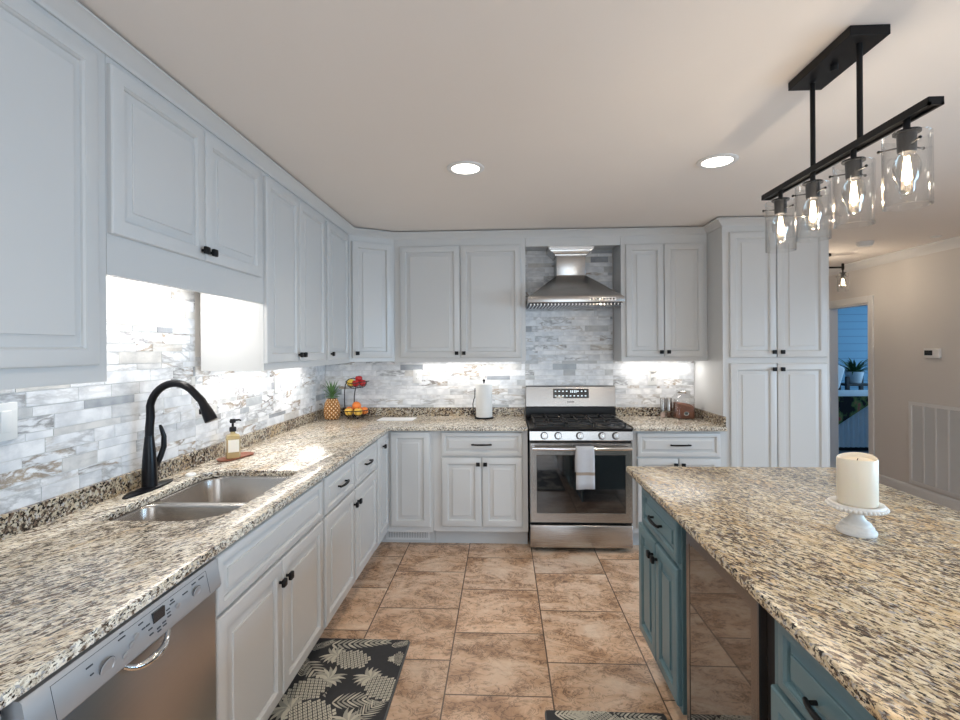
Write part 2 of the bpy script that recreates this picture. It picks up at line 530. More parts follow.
class MB:
    def __init__(self, *mats):
        self.bm = bmesh.new()
        self.mats = list(mats)

    def faces(self, fs, mat):
        for f in fs:
            f.material_index = mat

    def box(self, x0, x1, y0, y1, z0, z1, bevel=0.0, mat=0, seg=2):
        vs = [self.bm.verts.new((x, y, z)) for x in (x0, x1) for y in (y0, y1) for z in (z0, z1)]
        idx = [(0, 1, 3, 2), (4, 6, 7, 5), (0, 4, 5, 1), (2, 3, 7, 6), (0, 2, 6, 4), (1, 5, 7, 3)]
        fs = [self.bm.faces.new([vs[i] for i in q]) for q in idx]
        self.faces(fs, mat)
        if bevel > 0:
            es = list({e for f in fs for e in f.edges})
            r = bmesh.ops.bevel(self.bm, geom=es, offset=bevel, segments=seg, profile=0.5, affect='EDGES', clamp_overlap=True)
            self.faces(r['faces'], mat)
        return self

    def rings(self, rings, mat=0, cap0=True, cap1=True, closed=True):
        """skin a list of equally long point rings"""
        vr = [[self.bm.verts.new(p) for p in r] for r in rings]
        n = len(vr[0])
        for a, b in zip(vr, vr[1:]):
            for i in range(n if closed else n - 1):
                j = (i + 1) % n
                self.bm.faces.new((a[i], a[j], b[j], b[i])).material_index = mat
        if cap0:
            self.bm.faces.new(list(reversed(vr[0]))).material_index = mat
        if cap1:
            self.bm.faces.new(vr[-1]).material_index = mat
        return self

    def lathe(self, prof, c=(0, 0, 0), seg=32, mat=0, sx=1.0, sy=1.0, cap0=True, cap1=True):
        rs = []
        for r, z in prof:
            r = max(r, 1e-4)
            rs.append([(c[0] + sx * r * cos(2 * pi * i / seg), c[1] + sy * r * sin(2 * pi * i / seg), c[2] + z) for i in range(seg)])
        return self.rings(rs, mat, cap0, cap1)

    def tube(self, pts, r, seg=12, mat=0):
        pts = [Vector(p) for p in pts]
        rr = r if isinstance(r, (list, tuple)) else [r] * len(pts)
        up = None
        rs = []
        for i, p in enumerate(pts):
            t = (pts[min(i + 1, len(pts) - 1)] - pts[max(i - 1, 0)]).normalized()
            if up is None:
                up = t.orthogonal().normalized()
            else:
                up = (up - t * up.dot(t)).normalized()
            s = t.cross(up)
            rs.append([tuple(p + (up * cos(2 * pi * k / seg) + s * sin(2 * pi * k / seg)) * rr[i]) for k in range(seg)])
        return self.rings(rs, mat)

    def cyl(self, p0, p1, r, seg=24, mat=0):
        return self.tube([p0, p1], r, seg, mat)

    def ball(self, c, r, seg=20, rings=12, mat=0, s=(1, 1, 1)):
        prof = []
        for k in range(rings + 1):
            a = -pi / 2 + pi * k / rings
            prof.append((cos(a) * r, sin(a) * r))
        rs = [[(c[0] + s[0] * max(q, 1e-4) * cos(2 * pi * i / seg), c[1] + s[1] * max(q, 1e-4) * sin(2 * pi * i / seg), c[2] + s[2] * z) for i in range(seg)] for q, z in prof]
        return self.rings(rs, mat)

    def prism(self, poly, z0, z1, mat=0):
        return self.rings([[(x, y, z0) for x, y in poly], [(x, y, z1) for x, y in poly]], mat)

    def quad(self, pts, mat=0):
        self.bm.faces.new([self.bm.verts.new(p) for p in pts]).material_index = mat
        return self

    def front(self, x0, x1, z0, z1, fr=0.046, y=0.0, mat=0, t=0.019, flat=False):
        """raised-panel cabinet front facing -y"""
        w, h = x1 - x0, z1 - z0
        k = min(1.0, min(w, h) / 0.26)
        fr = fr * max(k, 0.6)
        lp = [(0, 0), (0, -t + 0.006), (0.0025, -t + 0.002), (0.007, -t), (fr, -t), (fr + 0.001, -t + 0.003), (fr + 0.005, -t + 0.007), (fr + 0.0065, -t + 0.0135),
              (fr + 0.011, -t + 0.0135), (fr + 0.013 + 0.024 * k, -t + 0.006), (fr + 0.0135 + 0.024 * k, -t + 0.002), (fr + 0.015 + 0.024 * k, -t + 0.001)]
        rs = [[(x0 + i, y + d, z0 + i), (x1 - i, y + d, z0 + i), (x1 - i, y + d, z1 - i), (x0 + i, y + d, z1 - i)] for i, d in lp]
        return self.rings(rs, mat)

    def transform(self, mat):
        bmesh.ops.transform(self.bm, matrix=mat, verts=self.bm.verts)
        return self

    def build(self, name, parent=None, smooth=None, label=None, kind=None, normals=True):
        if normals:
            bmesh.ops.recalc_face_normals(self.bm, faces=self.bm.faces)
        me = bpy.data.meshes.new(name)
        self.bm.to_mesh(me)
        self.bm.free()
        for m in self.mats:
            me.materials.append(M[m] if isinstance(m, str) else m)
        if smooth:
            me.polygons.foreach_set('use_smooth', [True] * len(me.polygons))
            me.set_sharp_from_angle(angle=radians(smooth))
        o = bpy.data.objects.new(name, me)
        COL.objects.link(o)
        if parent:
            o.parent = parent
        if label:
            o['label'] = label
        if kind:
            o['kind'] = kind
        return o


def thing(name, label, cat, loc=(0, 0, 0), rz=0.0, group=None):
    o = bpy.data.objects.new(name, None)
    o.empty_display_size = 0.05
    COL.objects.link(o)
    o.location = loc
    o.rotation_euler = (0, 0, rz)
    o['label'] = label
    o['category'] = cat
    if group:
        o['group'] = group
    return o


def tag(o, label, cat, group=None):
    o['label'] = label
    o['category'] = cat
    if group:
        o['group'] = group
    return o


def copy_tree(o, parent=None):
    c = o.copy()
    COL.objects.link(c)
    if parent:
        c.parent = parent
    for ch in list(o.children):
        copy_tree(ch, c)
    return c


def struct(mb, name, parent=None, smooth=None):
    o = mb.build(name, parent, smooth)
    if parent is None:
        o['kind'] = 'structure'
    return o


def sweep(mb, path, prof, mat=0, closed=False):
    """sweep a profile of (out, z) along a 2D path; out is to the right of travel, corners mitred"""
    P = [Vector(p) for p in path]
    rs = []
    for i, p in enumerate(P):
        d0 = (P[i] - P[i - 1]).normalized() if i else (P[1] - P[0]).normalized()
        d1 = (P[i + 1] - P[i]).normalized() if i < len(P) - 1 else d0
        n0, n1 = Vector((d0.y, -d0.x)), Vector((d1.y, -d1.x))
        n = (n0 + n1).normalized()
        k = 1 / max(0.3, n.dot(n0))
        rs.append([(p.x + n.x * k * o, p.y + n.y * k * o, z) for o, z in prof])
    return mb.rings(rs, mat)


# ------------------------------------------------------------------ dimensions
XW, YW, RX, CZ = -1.565, 4.230, 4.0, 2.44          # wall faces behind the tiles, ceiling
CT = 0.914                                          # counter top
LF, BF = -0.880, 3.660                              # face frames of left and back base runs
UF, UB = -1.190, 3.945                              # face frames of left and back uppers
PB = -2.6                                           # wall behind the camera

# ------------------------------------------------------------------ room shell
struct(MB('floor').box(XW - 0.15, RX + 0.12, PB - 0.15, 6.85, -0.1, 0), 'floor')
struct(MB('ceiling').box(XW - 0.15, RX + 0.12, PB - 0.15, 6.85, CZ, CZ + 0.1), 'ceiling')
wl = struct(MB('wall').box(XW - 0.12, XW, PB, YW, 0, CZ), 'wall_left')
wb = struct(MB('wall').box(XW - 0.12, 2.40, YW, YW + 0.1, 0, CZ), 'wall_back')
struct(MB('wall').box(2.28, 2.40, YW + 0.1, 6.7, 0, CZ), 'wall_hall')
struct(MB('wall').box(2.28, RX, 6.7, 6.8, 0, CZ), 'wall_end')
# right wall: door opening to the sunroom and an added, unseen window
mb = MB('wall')
D0, D1, DT = 5.55, 6.25, 1.97
W0, W1, WZ0, WZ1 = -0.9, 2.6, 0.6, 1.9
mb.box(RX, RX + 0.12, PB, W0, 0, CZ).box(RX, RX + 0.12, W1, D0, 0, CZ).box(RX, RX + 0.12, D1, 6.8, 0, CZ)
mb.box(RX, RX + 0.12, D0, D1, DT, CZ).box(RX, RX + 0.12, W0, W1, 0, WZ0).box(RX, RX + 0.12, W0, W1, WZ1, CZ)
struct(mb, 'wall_right')
# wall behind the camera with a patio door
mb = MB('wall')
G0, G1, GZ = -0.5, 2.3, 2.1
mb.box(XW, G0, PB - 0.12, PB, 0, CZ).box(G1, RX, PB - 0.12, PB, 0, CZ).box(G0, G1, PB - 0.12, PB, GZ, CZ)
struct(mb, 'wall_near')
mb = MB('trim')
for x in (G0, (G0 + G1) / 2 - 0.03, G1 - 0.06):
    mb.box(x, x + 0.06, PB - 0.09, PB - 0.03, 0, GZ)
mb.box(G0, G1, PB - 0.09, PB - 0.03, GZ - 0.07, GZ).box(G0, G1, PB - 0.09, PB - 0.03, 0, 0.08)
dn = struct(mb, 'door_1')
MB('pane').box(G0 + 0.05, G1 - 0.05, PB - 0.064, PB - 0.058, 0.07, GZ - 0.06).build('pane', dn)
mb = MB('trim')
for y in (W0, (W0 + W1) / 2 - 0.025, W1 - 0.05):
    mb.box(RX + 0.02, RX + 0.08, y, y + 0.05, WZ0, WZ1)
mb.box(RX + 0.02, RX + 0.08, W0, W1, WZ0, WZ0 + 0.05).box(RX + 0.02, RX + 0.08, W0, W1, WZ1 - 0.05, WZ1)
wn = struct(mb, 'window_added')  # unseen window, put in to bring cool light from the right
MB('pane').box(RX + 0.048, RX + 0.053, W0 + 0.04, W1 - 0.04, WZ0 + 0.04, WZ1 - 0.04).build('pane', wn)
# door casing to the sunroom
mb = MB('trim')
cw = 0.075
for s in (-1, 1):
    y = D0 - cw if s < 0 else D1
    mb.box(RX - 0.018, RX - 0.001, y, y + cw, 0, DT + cw, 0.004)
    yj = D0 if s < 0 else D1 - 0.018
    mb.box(RX, RX + 0.12, yj, yj + 0.018, 0, DT)
mb.box(RX - 0.0185, RX - 0.001, D0 - 0.001, D1 + 0.001, DT, DT + cw, 0.004).box(RX, RX + 0.12, D0, D1, DT - 0.018, DT)
struct(mb, 'door_2')
# sunroom beyond the doorway
struct(MB('blue_floor').box(RX + 0.12, 8.3, 4.6, 9.8, -0.1, 0), 'floor_sunroom')
struct(MB('ceiling').box(RX + 0.12, 8.3, 4.6, 9.8, CZ, CZ + 0.1), 'ceiling_sunroom')
struct(MB('blue_wall').box(RX + 0.12, 8.3, 9.7, 9.8, 0, CZ), 'wall_sunroom_far')
struct(MB('blue_wall').box(RX + 0.12, 8.3, 4.6, 4.7, 0, CZ), 'wall_sunroom_near')
struct(MB('blue_wall').box(RX, RX + 0.12, 6.8, 9.8, 0, CZ), 'wall_sunroom_left')
struct(MB('blue_wall').box(8.2, 8.3, 4.7, 6.3, 0, CZ).box(8.2, 8.3, 8.9, 9.7, 0, CZ).box(8.2, 8.3, 6.3, 8.9, 0, 0.7).box(8.2, 8.3, 6.3, 8.9, 2.3, CZ), 'wall_sunroom_right')

# baseboards and crown on the right wall and hall
bb = [(0, 0), (0.016, 0), (0.016, 0.10), (0.011, 0.115), (0.006, 0.125), (0, 0.13)]
mb = MB('trim')
sweep(mb, [(RX, D0 - cw), (RX, PB + 0.01)], bb)
struct(mb, 'baseboard_right', smooth=40)
mb = MB('trim')
sweep(mb, [(2.40, YW + 0.02), (2.40, 6.7), (RX, 6.7), (RX, D1 + cw)], bb)
struct(mb, 'baseboard_hall', smooth=40)
cr = [(0, CZ - 0.085), (0.008, CZ - 0.085), (0.012, CZ - 0.072), (0.03, CZ - 0.05), (0.055, CZ - 0.022), (0.066, CZ - 0.014), (0.066, CZ - 0.001), (0, CZ - 0.001)]
mb = MB('trim')
sweep(mb, [(2.40, YW + 0.02), (2.40, 6.7), (RX, 6.7), (RX, PB + 0.01)], cr)
struct(mb, 'trim_1', smooth=40)

# crown along the kitchen cabinets
cc = [(0.0, CZ - 0.058), (0.008, CZ - 0.058), (0.011, CZ - 0.050), (0.016, CZ - 0.046), (0.030, CZ - 0.032), (0.044, CZ - 0.022), (0.050, CZ - 0.018), (0.056, CZ - 0.016), (0.056, CZ - 0.010), (0.0, CZ - 0.010)]
PX0, PX1, PF = 1.613, 2.372, 3.680
mb = MB('white')
sweep(mb, [(UF, 0.32), (UF, 3.745), (-0.880, UB), (PX0, UB), (PX0, PF), (PX1, PF), (PX1, YW)], cc)
struct(mb, 'trim_2', smooth=40)
# board across the hood niche
struct(MB('white').box(0.186, 0.938, UB, UB + 0.02, 2.31, CZ - 0.003).box(0.186, 0.938, UB + 0.02, YW, 2.33, CZ - 0.003), 'trim_3')

# ------------------------------------------------------------------ marble strip mosaic on the walls


def mosaic(name, parent, regions, axis, face, seed):
    """regions: list of (u0,u1,z0,z1); axis 'x' for the back wall, 'y' for the left wall"""
    rnd = random.Random(seed)
    mb = MB('marble', 'grout')
    tl = mb.bm.faces.layers.float.new('tint')
    vl = mb.bm.faces.layers.float.new('vein')
    rows = []
    z = 0.985
    pat = [0.051, 0.034, 0.051, 0.051, 0.026, 0.051, 0.034, 0.051, 0.026]
    k = rnd.randrange(9)
    while z < 2.44:
        rows.append((z, z + pat[k % 9]))
        z += pat[k % 9]
        k += 1
    g = 0.0007

    def P(u, d, zz):
        return (u, face - d, zz) if axis == 'x' else (face + d, u, zz)
    for (u0, u1, z0, z1) in regions:
        for (a, b) in rows:
            a2, b2 = max(a, z0), min(b, z1)
            if b2 - a2 < 0.004:
                continue
            u = u0 - rnd.random() * 0.2
            while u < u1:
                ln = rnd.choice([0.1, 0.15, 0.15, 0.2, 0.2, 0.25, 0.3])
                c0, c1 = max(u, u0), min(u + ln, u1)
                u += ln
                if c1 - c0 < 0.003:
                    continue
                d = 0.0085 + rnd.random() * 0.0012
                t = rnd.random()
                t = t * t if rnd.random() < 0.6 else t
                v = rnd.choice([0.12, 0.15, 0.25, 0.4, 0.7, 1.0]) if rnd.random() < 0.8 else 0.0
                o = [P(c0 + g, 0, a2 + g), P(c1 - g, 0, a2 + g), P(c1 - g, 0, b2 - g), P(c0 + g, 0, b2 - g)]
                i = g + 0.0008
                q = [P(c0 + i, d, a2 + i), P(c1 - i, d, a2 + i), P(c1 - i, d, b2 - i), P(c0 + i, d, b2 - i)]
                vo = [mb.bm.verts.new(p) for p in o]
                vq = [mb.bm.verts.new(p) for p in q]
                fs = [mb.bm.faces.new(vq)] + [mb.bm.faces.new((vo[n], vo[(n + 1) % 4], vq[(n + 1) % 4], vq[n])) for n in range(4)]
                for f in fs:
                    f[tl] = t
                    f[vl] = v
        # grout bed
        mb.bm.faces.new([mb.bm.verts.new(P(*p)) for p in [(u0, 0.0072, z0), (u1, 0.0072, z0), (u1, 0.0072, z1), (u0, 0.0072, z1)]]).material_index = 1
    return mb.build(name, parent)


mosaic('mosaic_tiling', wl, [(0.2, 1.40, 0.985, 1.46), (1.40, 2.41, 0.985, 1.90), (2.41, 4.22, 0.985, 1.46)], 'y', XW, 3)
mosaic('mosaic_tiling', wb, [(-1.555, 0.19, 0.985, 1.46), (0.19, 0.935, 0.90, 2.33), (0.935, 1.612, 0.985, 1.46)], 'x', YW, 5)

# ------------------------------------------------------------------ cabinet builders (front faces local -y, x to the right)


def knob(parent, x, z, y=-0.019):
    mb = MB('black')
    mb.tube([(x, y + 0.001, z), (x, y - 0.012, z), (x, y - 0.014, z)], [0.006, 0.0055, 0.008], 12)
    mb.box(x - 0.0145, x + 0.0145, y - 0.027, y - 0.013, z - 0.0145, z + 0.0145, 0.004)
    return mb.build('knob', parent, 40)


def pull(parent, x, z, w=0.13, y=-0.019):
    mb = MB('black')
    pts = []
    for k in range(13):
        t = -1 + k / 6
        pts.append((x + t * w / 2, y - 0.026 + 0.010 * abs(t) ** 3, z))
    mb.tube(pts, [0.0055 + 0.0015 * (1 - abs(-1 + k / 6)) for k in range(13)], 10)
    for s in (-1, 1):
        mb.cyl((x + s * w * 0.42, y + 0.001, z), (x + s * w * 0.42, y - 0.024, z), 0.005, 10)
    return mb.build('handle', parent, 50)


def fronts(root, lst, mat, fr=0.046):
    for f in lst:
        kind, x0, x1, z0, z1 = f[:5]
        o = MB(mat).front(x0, x1, z0, z1, fr if kind == 'door' else 0.040).build(kind if kind != 'panel' else 'false_drawer_front', root, 25)
        if len(f) > 5 and f[5]:
            if kind == 'door':
                knob(o, *f[5])
            else:
                pull(o, *f[5])


def base_cab(label, loc, rz, w, lst, mat='white', depth=0.62, toe=0.125, group='white base cabinets', name='base_cabinet', left_stile=0.0):
    root = thing(name, label, 'cabinet', loc, rz, group)
    t = 0.018
    mb = MB(mat, 'inside')
    mb.box(0.0005, t, 0.019, depth, toe, 0.883).box(w - t, w - 0.0005, 0.019, depth, toe, 0.883)
    mb.box(t, w - t, depth - t, depth, toe, 0.883, mat=0 if mat == 'teal' else 1).box(t, w - t, 0.019, depth - t, toe, toe + t, mat=1)
    mb.build('cabinet_box', root)
    MB(mat).box(0.0005, w - 0.0005, 0, 0.019, toe, 0.883, 0.001).build('face_frame', root)
    MB(mat).box(0.001, w - 0.001, 0.095, 0.11, 0, toe + 0.001).build('toe_kick', root)
    fronts(root, lst, mat)
    return root


def upper_cab(label, loc, rz, w, z0, z1, depth, lst, name='upper_cabinet', valance=None, group='white upper cabinets'):
    root = thing(name, label, 'cabinet', loc, rz, group)
    bz = (valance or z0) + 0.022
    MB('white').box(0.0005, w - 0.0005, 0.019, depth, bz, z1).build('cabinet_box', root)
    MB('white').box(0.0005, w - 0.0005, 0, 0.019, z0, z1, 0.001).build('face_frame', root)
    for xa, xb in ((0.0005, 0.018), (w - 0.018, w - 0.0005)) if not valance else ():
        MB('white').box(xa, xb, 0.019, depth, z0, bz).build('side_skirt', root)
    fronts(root, lst, 'white')
    return root


R90 = pi / 2
# ---- left uppers (local x = world y)
ZT = 2.42
DTL = 2.360
ud = abs(XW - UF) - 0.012
upper_cab('large white upper cabinet nearest the camera with one big raised-panel door', (UF, 0.32, 0), R90, 1.10, 1.400, ZT, ud,
          [('door', 0.035, 0.545, 1.450, DTL, (0.51, 1.49)), ('door', 0.555, 1.055, 1.450, DTL)])
upper_cab('short white two-door cabinet above the sink with a deep plain rail below', (UF, 1.421, 0), R90, 0.964, 1.722, ZT, ud,
          [('door', 0.003, 0.464, 1.846, DTL, (0.440, 1.882)), ('door', 0.469, 0.920, 1.846, DTL, (0.493, 1.882))], valance=1.82)
upper_cab('tall white two-door upper cabinet right of the over-sink cabinet', (UF, 2.386, 0), R90, 0.850, 1.388, ZT, 0.322,
          [('door', 0.004, 0.398, 1.425, DTL, (0.374, 1.463)), ('door', 0.403, 0.815, 1.425, DTL, (0.428, 1.463))])
upper_cab('narrow white one-door upper cabinet beside the diagonal corner cabinet', (UF, 3.237, 0), R90, 0.507, 1.388, ZT, ud,
          [('door', 0.012, 0.460, 1.425, DTL, (0.05, 1.463))])
# ---- diagonal corner upper
ax, ay = UF, 3.745
bx, by = -0.880, UB
ang = atan2(by - ay, bx - ax)
dl = math.hypot(bx - ax, by - ay)
root = thing('corner_upper_cabinet', 'white corner upper cabinet with one door set diagonally above the pineapple', 'cabinet', (ax, ay, 0), ang, 'white upper cabinets')


def loc2(x, y):
    dx, dy = x - ax, y - ay
    return (dx * cos(ang) + dy * sin(ang), -dx * sin(ang) + dy * cos(ang))


MB('white').prism([loc2(ax, ay + 0.0005), loc2(bx - 0.0005, by), loc2(bx - 0.0005, YW - 0.012), loc2(XW + 0.012, YW - 0.012), loc2(XW + 0.012, ay + 0.0005)], 1.395, ZT).build('cabinet_box', root)
fronts(root, [('door', 0.022, dl - 0.022, 1.425, 2.335, (0.055, 1.463))], 'white')
# ---- back uppers
bd = YW - UB - 0.012
upper_cab('wide white two-door upper cabinet left of the range hood', (-0.879, UB, 0), 0, 1.063, 1.386, ZT, bd,
          [('door', 0.048, 0.534, 1.420, 2.322, (0.508, 1.458)), ('door', 0.540, 1.026, 1.420, 2.322, (0.566, 1.458))])
upper_cab('white two-door upper cabinet right of the range hood', (0.940, UB, 0), 0, 0.672, 1.386, ZT, bd,
          [('door', 0.036, 0.330, 1.420, 2.312, (0.305, 1.458)), ('door', 0.336, 0.645, 1.420, 2.312, (0.361, 1.458))])
# ---- pantry
root = thing('pantry_cabinet', 'full-height white pantry cabinet with four doors at the end of the run', 'cabinet', (PX0, PF, 0), 0)
pw = PX1 - PX0
MB('white').box(0, pw, 0.019, YW - PF - 0.002, 0.115, 2.42).build('cabinet_box', root)
MB('white').box(0, pw, 0, 0.019, 0.115, 2.42, 0.001).build('face_frame', root)
MB('white').box(0.001, pw - 0.001, 0.075, 0.09, 0, 0.116).build('toe_kick', root)
fronts(root, [('door', 0.048, 0.378, 1.415, 2.335, (0.352, 1.455)), ('door', 0.384, 0.735, 1.415, 2.335, (0.410, 1.455)),
              ('door', 0.048, 0.378, 0.150, 1.372, (0.352, 1.330)), ('door', 0.384, 0.735, 0.150, 1.372, (0.410, 1.330))], 'white')

# ---- left base run
base_cab('white sink base cabinet with two doors and a false drawer, right of the dishwasher', (LF, 1.425, 0), R90, 0.899,
         [('panel', 0.012, 0.876, 0.690, 0.868), ('door', 0.012, 0.441, 0.145, 0.676, (0.414, 0.600)), ('door', 0.447, 0.876, 0.145, 0.676, (0.474, 0.600))])
base_cab('white base cabinet with two drawers over two doors between the sink base and the corner', (LF, 2.325, 0), R90, 0.989,
         [('drawer', 0.010, 0.478, 0.690, 0.868, (0.244, 0.780)), ('drawer', 0.498, 0.970, 0.690, 0.868, (0.734, 0.780)),
          ('door', 0.010, 0.478, 0.145, 0.676, (0.454, 0.600)), ('door', 0.498, 0.970, 0.145, 0.676, (0.522, 0.600))])
# ---- corner base (blind corner with two doors meeting at the inner corner)
root = thing('corner_base_cabinet', 'white corner base cabinet with two full-height doors meeting at the inner corner', 'cabinet', (LF, BF, 0), 0, 'white base cabinets')
MB('white').prism([(XW + 0.003 - LF, -0.345), (0, -0.345), (0, 0), (0.348, 0), (0.348, YW - BF - 0.003), (XW + 0.003 - LF, YW - BF - 0.003)], 0.115, 0.883).build('cabinet_box', root)
MB('white').prism([(-0.60, -0.344), (-0.095, -0.344), (-0.095, 0.095), (0.347, 0.095), (0.347, 0.5), (-0.60, 0.5)], 0, 0.116).build('toe_kick', root)
fronts(root, [('door', 0.030, 0.328, 0.160, 0.872)], 'white')
o = MB('white').front(0.020, 0.325, 0.160, 0.872).transform(Matrix.Translation((0, -0.345, 0)) @ Matrix.Rotation(R90, 4, 'Z')).build('door', root, 25)
kb = MB('black')
kb.tube([(0.018, -0.20, 0.80), (0.031, -0.20, 0.80), (0.033, -0.20, 0.80)], [0.006, 0.0055, 0.008], 12).box(0.032, 0.046, -0.2145, -0.1855, 0.7855, 0.8145, 0.004)
kb.build('knob', o, 40)
# ---- back base left of range
base_cab('white base cabinet with one drawer over two doors left of the range', (-0.531, BF, 0), 0, 0.710,
         [('drawer', 0.066, 0.668, 0.692, 0.868, (0.367, 0.780, 0.15)), ('door', 0.066, 0.364, 0.165, 0.680, (0.340, 0.635)), ('door', 0.370, 0.668, 0.165, 0.680, (0.394, 0.635))], depth=0.565)
base_cab('white base cabinet with one drawer over two doors right of the range', (0.941, BF, 0), 0, 0.671,
         [('drawer', 0.038, 0.636, 0.692, 0.866, (0.345, 0.780, 0.15)), ('door', 0.038, 0.334, 0.165, 0.680, (0.310, 0.635)), ('door', 0.340, 0.636, 0.165, 0.680, (0.364, 0.635))], depth=0.565)
# ---- cabinet left of the dishwasher
base_cab('white base cabinet left of the dishwasher, only its edge in frame', (LF, 0.332, 0), R90, 0.482,
         [('drawer', 0.012, 0.470, 0.690, 0.868, (0.24, 0.780)), ('door', 0.012, 0.470, 0.145, 0.676, (0.05, 0.600))])
# toe-kick register
vr = thing('floor_register', 'slim white louvred air register set in the corner toe-kick', 'vent', (-0.915, BF + 0.0945, 0.022), 0)
MB('trim').box(0, 0.345, -0.006, 0, 0, 0.085, 0.002).box(0.01, 0.335, -0.0065, -0.0055, 0.012, 0.073).build('frame', vr)
mb = MB('grille_in', 'trim')
mb.box(0.02, 0.325, -0.0075, -0.006, 0.018, 0.067)
for k in range(24):
    x = 0.022 + k * 0.0127
    mb.box(x, x + 0.006, -0.0095, -0.007, 0.018, 0.067, mat=1)
mb.build('louvres', vr)

# ------------------------------------------------------------------ granite worktops


def rrect(x0, x1, y0, y1, rad, n=8):
    """rounded rectangle, ccw from (x1,y0) corner; rad = (r at x1y0, x1y1, x0y1, x0y0)"""
    pts = []
    cs = [(x1, y0, -1, 1, -pi / 2), (x1, y1, -1, -1, 0), (x0, y1, 1, -1, pi / 2), (x0, y0, 1, 1, pi)]
    for (cx, cy, sx, sy, a0), r in zip(cs, rad):
        for k in range(n + 1):
            a = a0 + (pi / 2) * k / n
            pts.append((cx + sx * r + r * cos(a), cy + sy * r + r * sin(a)))
    return pts


def slab(name, outer, hole, z0, z1, mat, parent, bev=0.004):
    mb = MB(mat)
    bm = mb.bm
    edges = []
    for loop in [outer] + ([hole] if hole else []):
        vs = [bm.verts.new((x, y, z1)) for x, y in loop]
        edges += [bm.edges.new((vs[i], vs[(i + 1) % len(vs)])) for i in range(len(vs))]
    bmesh.ops.triangle_fill(bm, use_beauty=True, use_dissolve=False, edges=edges, normal=(0, 0, 1))
    top = list(bm.faces)
    r = bmesh.ops.extrude_face_region(bm, geom=top)
    bmesh.ops.translate(bm, vec=(0, 0, z0 - z1), verts=[v for v in r['geom'] if isinstance(v, bmesh.types.BMVert)])
    bmesh.ops.recalc_face_normals(bm, faces=bm.faces)
    es = [e for e in bm.edges if len(e.link_faces) == 2 and all(abs(v.co.z - z1) < 1e-5 or abs(v.co.z - z0) < 1e-5 for v in e.verts)
          and abs(e.verts[0].co.z - e.verts[1].co.z) < 1e-6 and abs(e.link_faces[0].normal.dot(e.link_faces[1].normal)) < 0.3]
    bmesh.ops.bevel(bm, geom=es, offset=bev, segments=2, profile=0.5, affect='EDGES', clamp_overlap=True)
    return mb.build(name, parent, 30)


CX = -0.850
HOLE = rrect(-1.408, -0.972, 1.610, 2.300, (0.15, 0.04, 0.07, 0.035))
wt = thing('worktop', 'speckled beige granite worktop running from the sink to the range', 'worktop', (0, 0, 0))
slab('counter_slab', [(XW + 0.011, 0.30), (CX, 0.30), (CX, 3.612), (0.178, 3.612), (0.178, YW - 0.011), (XW + 0.011, YW - 0.011)], HOLE, 0.884, CT, 'granite_sink', wt)
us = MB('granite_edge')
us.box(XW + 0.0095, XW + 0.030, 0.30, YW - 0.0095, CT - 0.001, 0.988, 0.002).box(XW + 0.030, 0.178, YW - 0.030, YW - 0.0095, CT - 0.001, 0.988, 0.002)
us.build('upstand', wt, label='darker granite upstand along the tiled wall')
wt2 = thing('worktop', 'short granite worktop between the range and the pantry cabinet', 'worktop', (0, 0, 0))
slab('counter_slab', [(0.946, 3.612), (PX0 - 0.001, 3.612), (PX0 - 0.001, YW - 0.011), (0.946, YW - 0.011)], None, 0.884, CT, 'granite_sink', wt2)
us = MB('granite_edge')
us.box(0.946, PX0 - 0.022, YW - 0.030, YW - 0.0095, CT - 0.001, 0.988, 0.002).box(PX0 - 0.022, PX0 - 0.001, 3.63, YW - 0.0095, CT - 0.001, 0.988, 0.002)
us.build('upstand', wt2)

# ------------------------------------------------------------------ sink
sk = thing('sink', 'double-bowl stainless steel sink set under the granite counter', 'sink', (0, 0, 0))
for nm, y0, y1, rad, lab in (('bowl', 1.600, 1.884, (0.14, 0.05, 0.05, 0.035), 'nearer steel bowl'), ('bowl', 1.912, 2.308, (0.05, 0.04, 0.07, 0.05), 'farther steel bowl')):
    x0, x1 = -1.418, -0.962
    inner = rrect(x0, x1, y0, y1, rad)
    ox0, ox1 = x0 - 0.022, x1 + 0.022
    oy0, oy1 = (y0 - 0.006, 1.898) if y0 < 1.8 else (1.898, y1 + 0.006)
    cx, cy = (x0 + x1) / 2, (y0 + y1) / 2
    outer = []
    for x, y in inner:
        u = max(-1, min(1, (x - cx) / (x1 - cx) * 1.25)) if abs(x - cx) > 1e-6 else 0
        v = max(-1, min(1, (y - cy) / (y1 - cy) * 1.25)) if abs(y - cy) > 1e-6 else 0
        # move to the rectangular outline
        u0, v0 = (x - cx) / (x1 - cx), (y - cy) / (y1 - cy)
        k = 1 / max(abs(u0), abs(v0), 1e-6)
        outer.append((cx + u0 * k * ((ox1 - cx) if u0 > 0 else (cx - ox0)), cy + v0 * k * ((oy1 - cy) if v0 > 0 else (cy - oy0))))

    def shr(d):
        return [(cx + (x - cx) * (1 - d / (x1 - cx)), cy + (y - cy) * (1 - d / (y1 - cy))) for x, y in inner]
    rs = [[(x, y, 0.8825) for x, y in outer], [(x, y, 0.8825) for x, y in inner], [(x, y, 0.880) for x, y in shr(0.003)], [(x, y, 0.872) for x, y in shr(0.006)],
          [(x, y, 0.73) for x, y in shr(0.014)], [(x, y, 0.705) for x, y in shr(0.026)], [(x, y, 0.695) for x, y in shr(0.05)], [(cx + (x - cx) * 0.15, cy + (y - cy) * 0.15, 0.690) for x, y in inner]]
    b = MB('sink').rings(rs, cap0=False).build(nm, sk, 50, label=lab)
    MB('chrome', 'black').lathe([(0.045, 0), (0.045, 0.003), (0.036, 0.003), (0.030, -0.002)], (cx, cy, 0.692), 24).build('drain', b, 40)

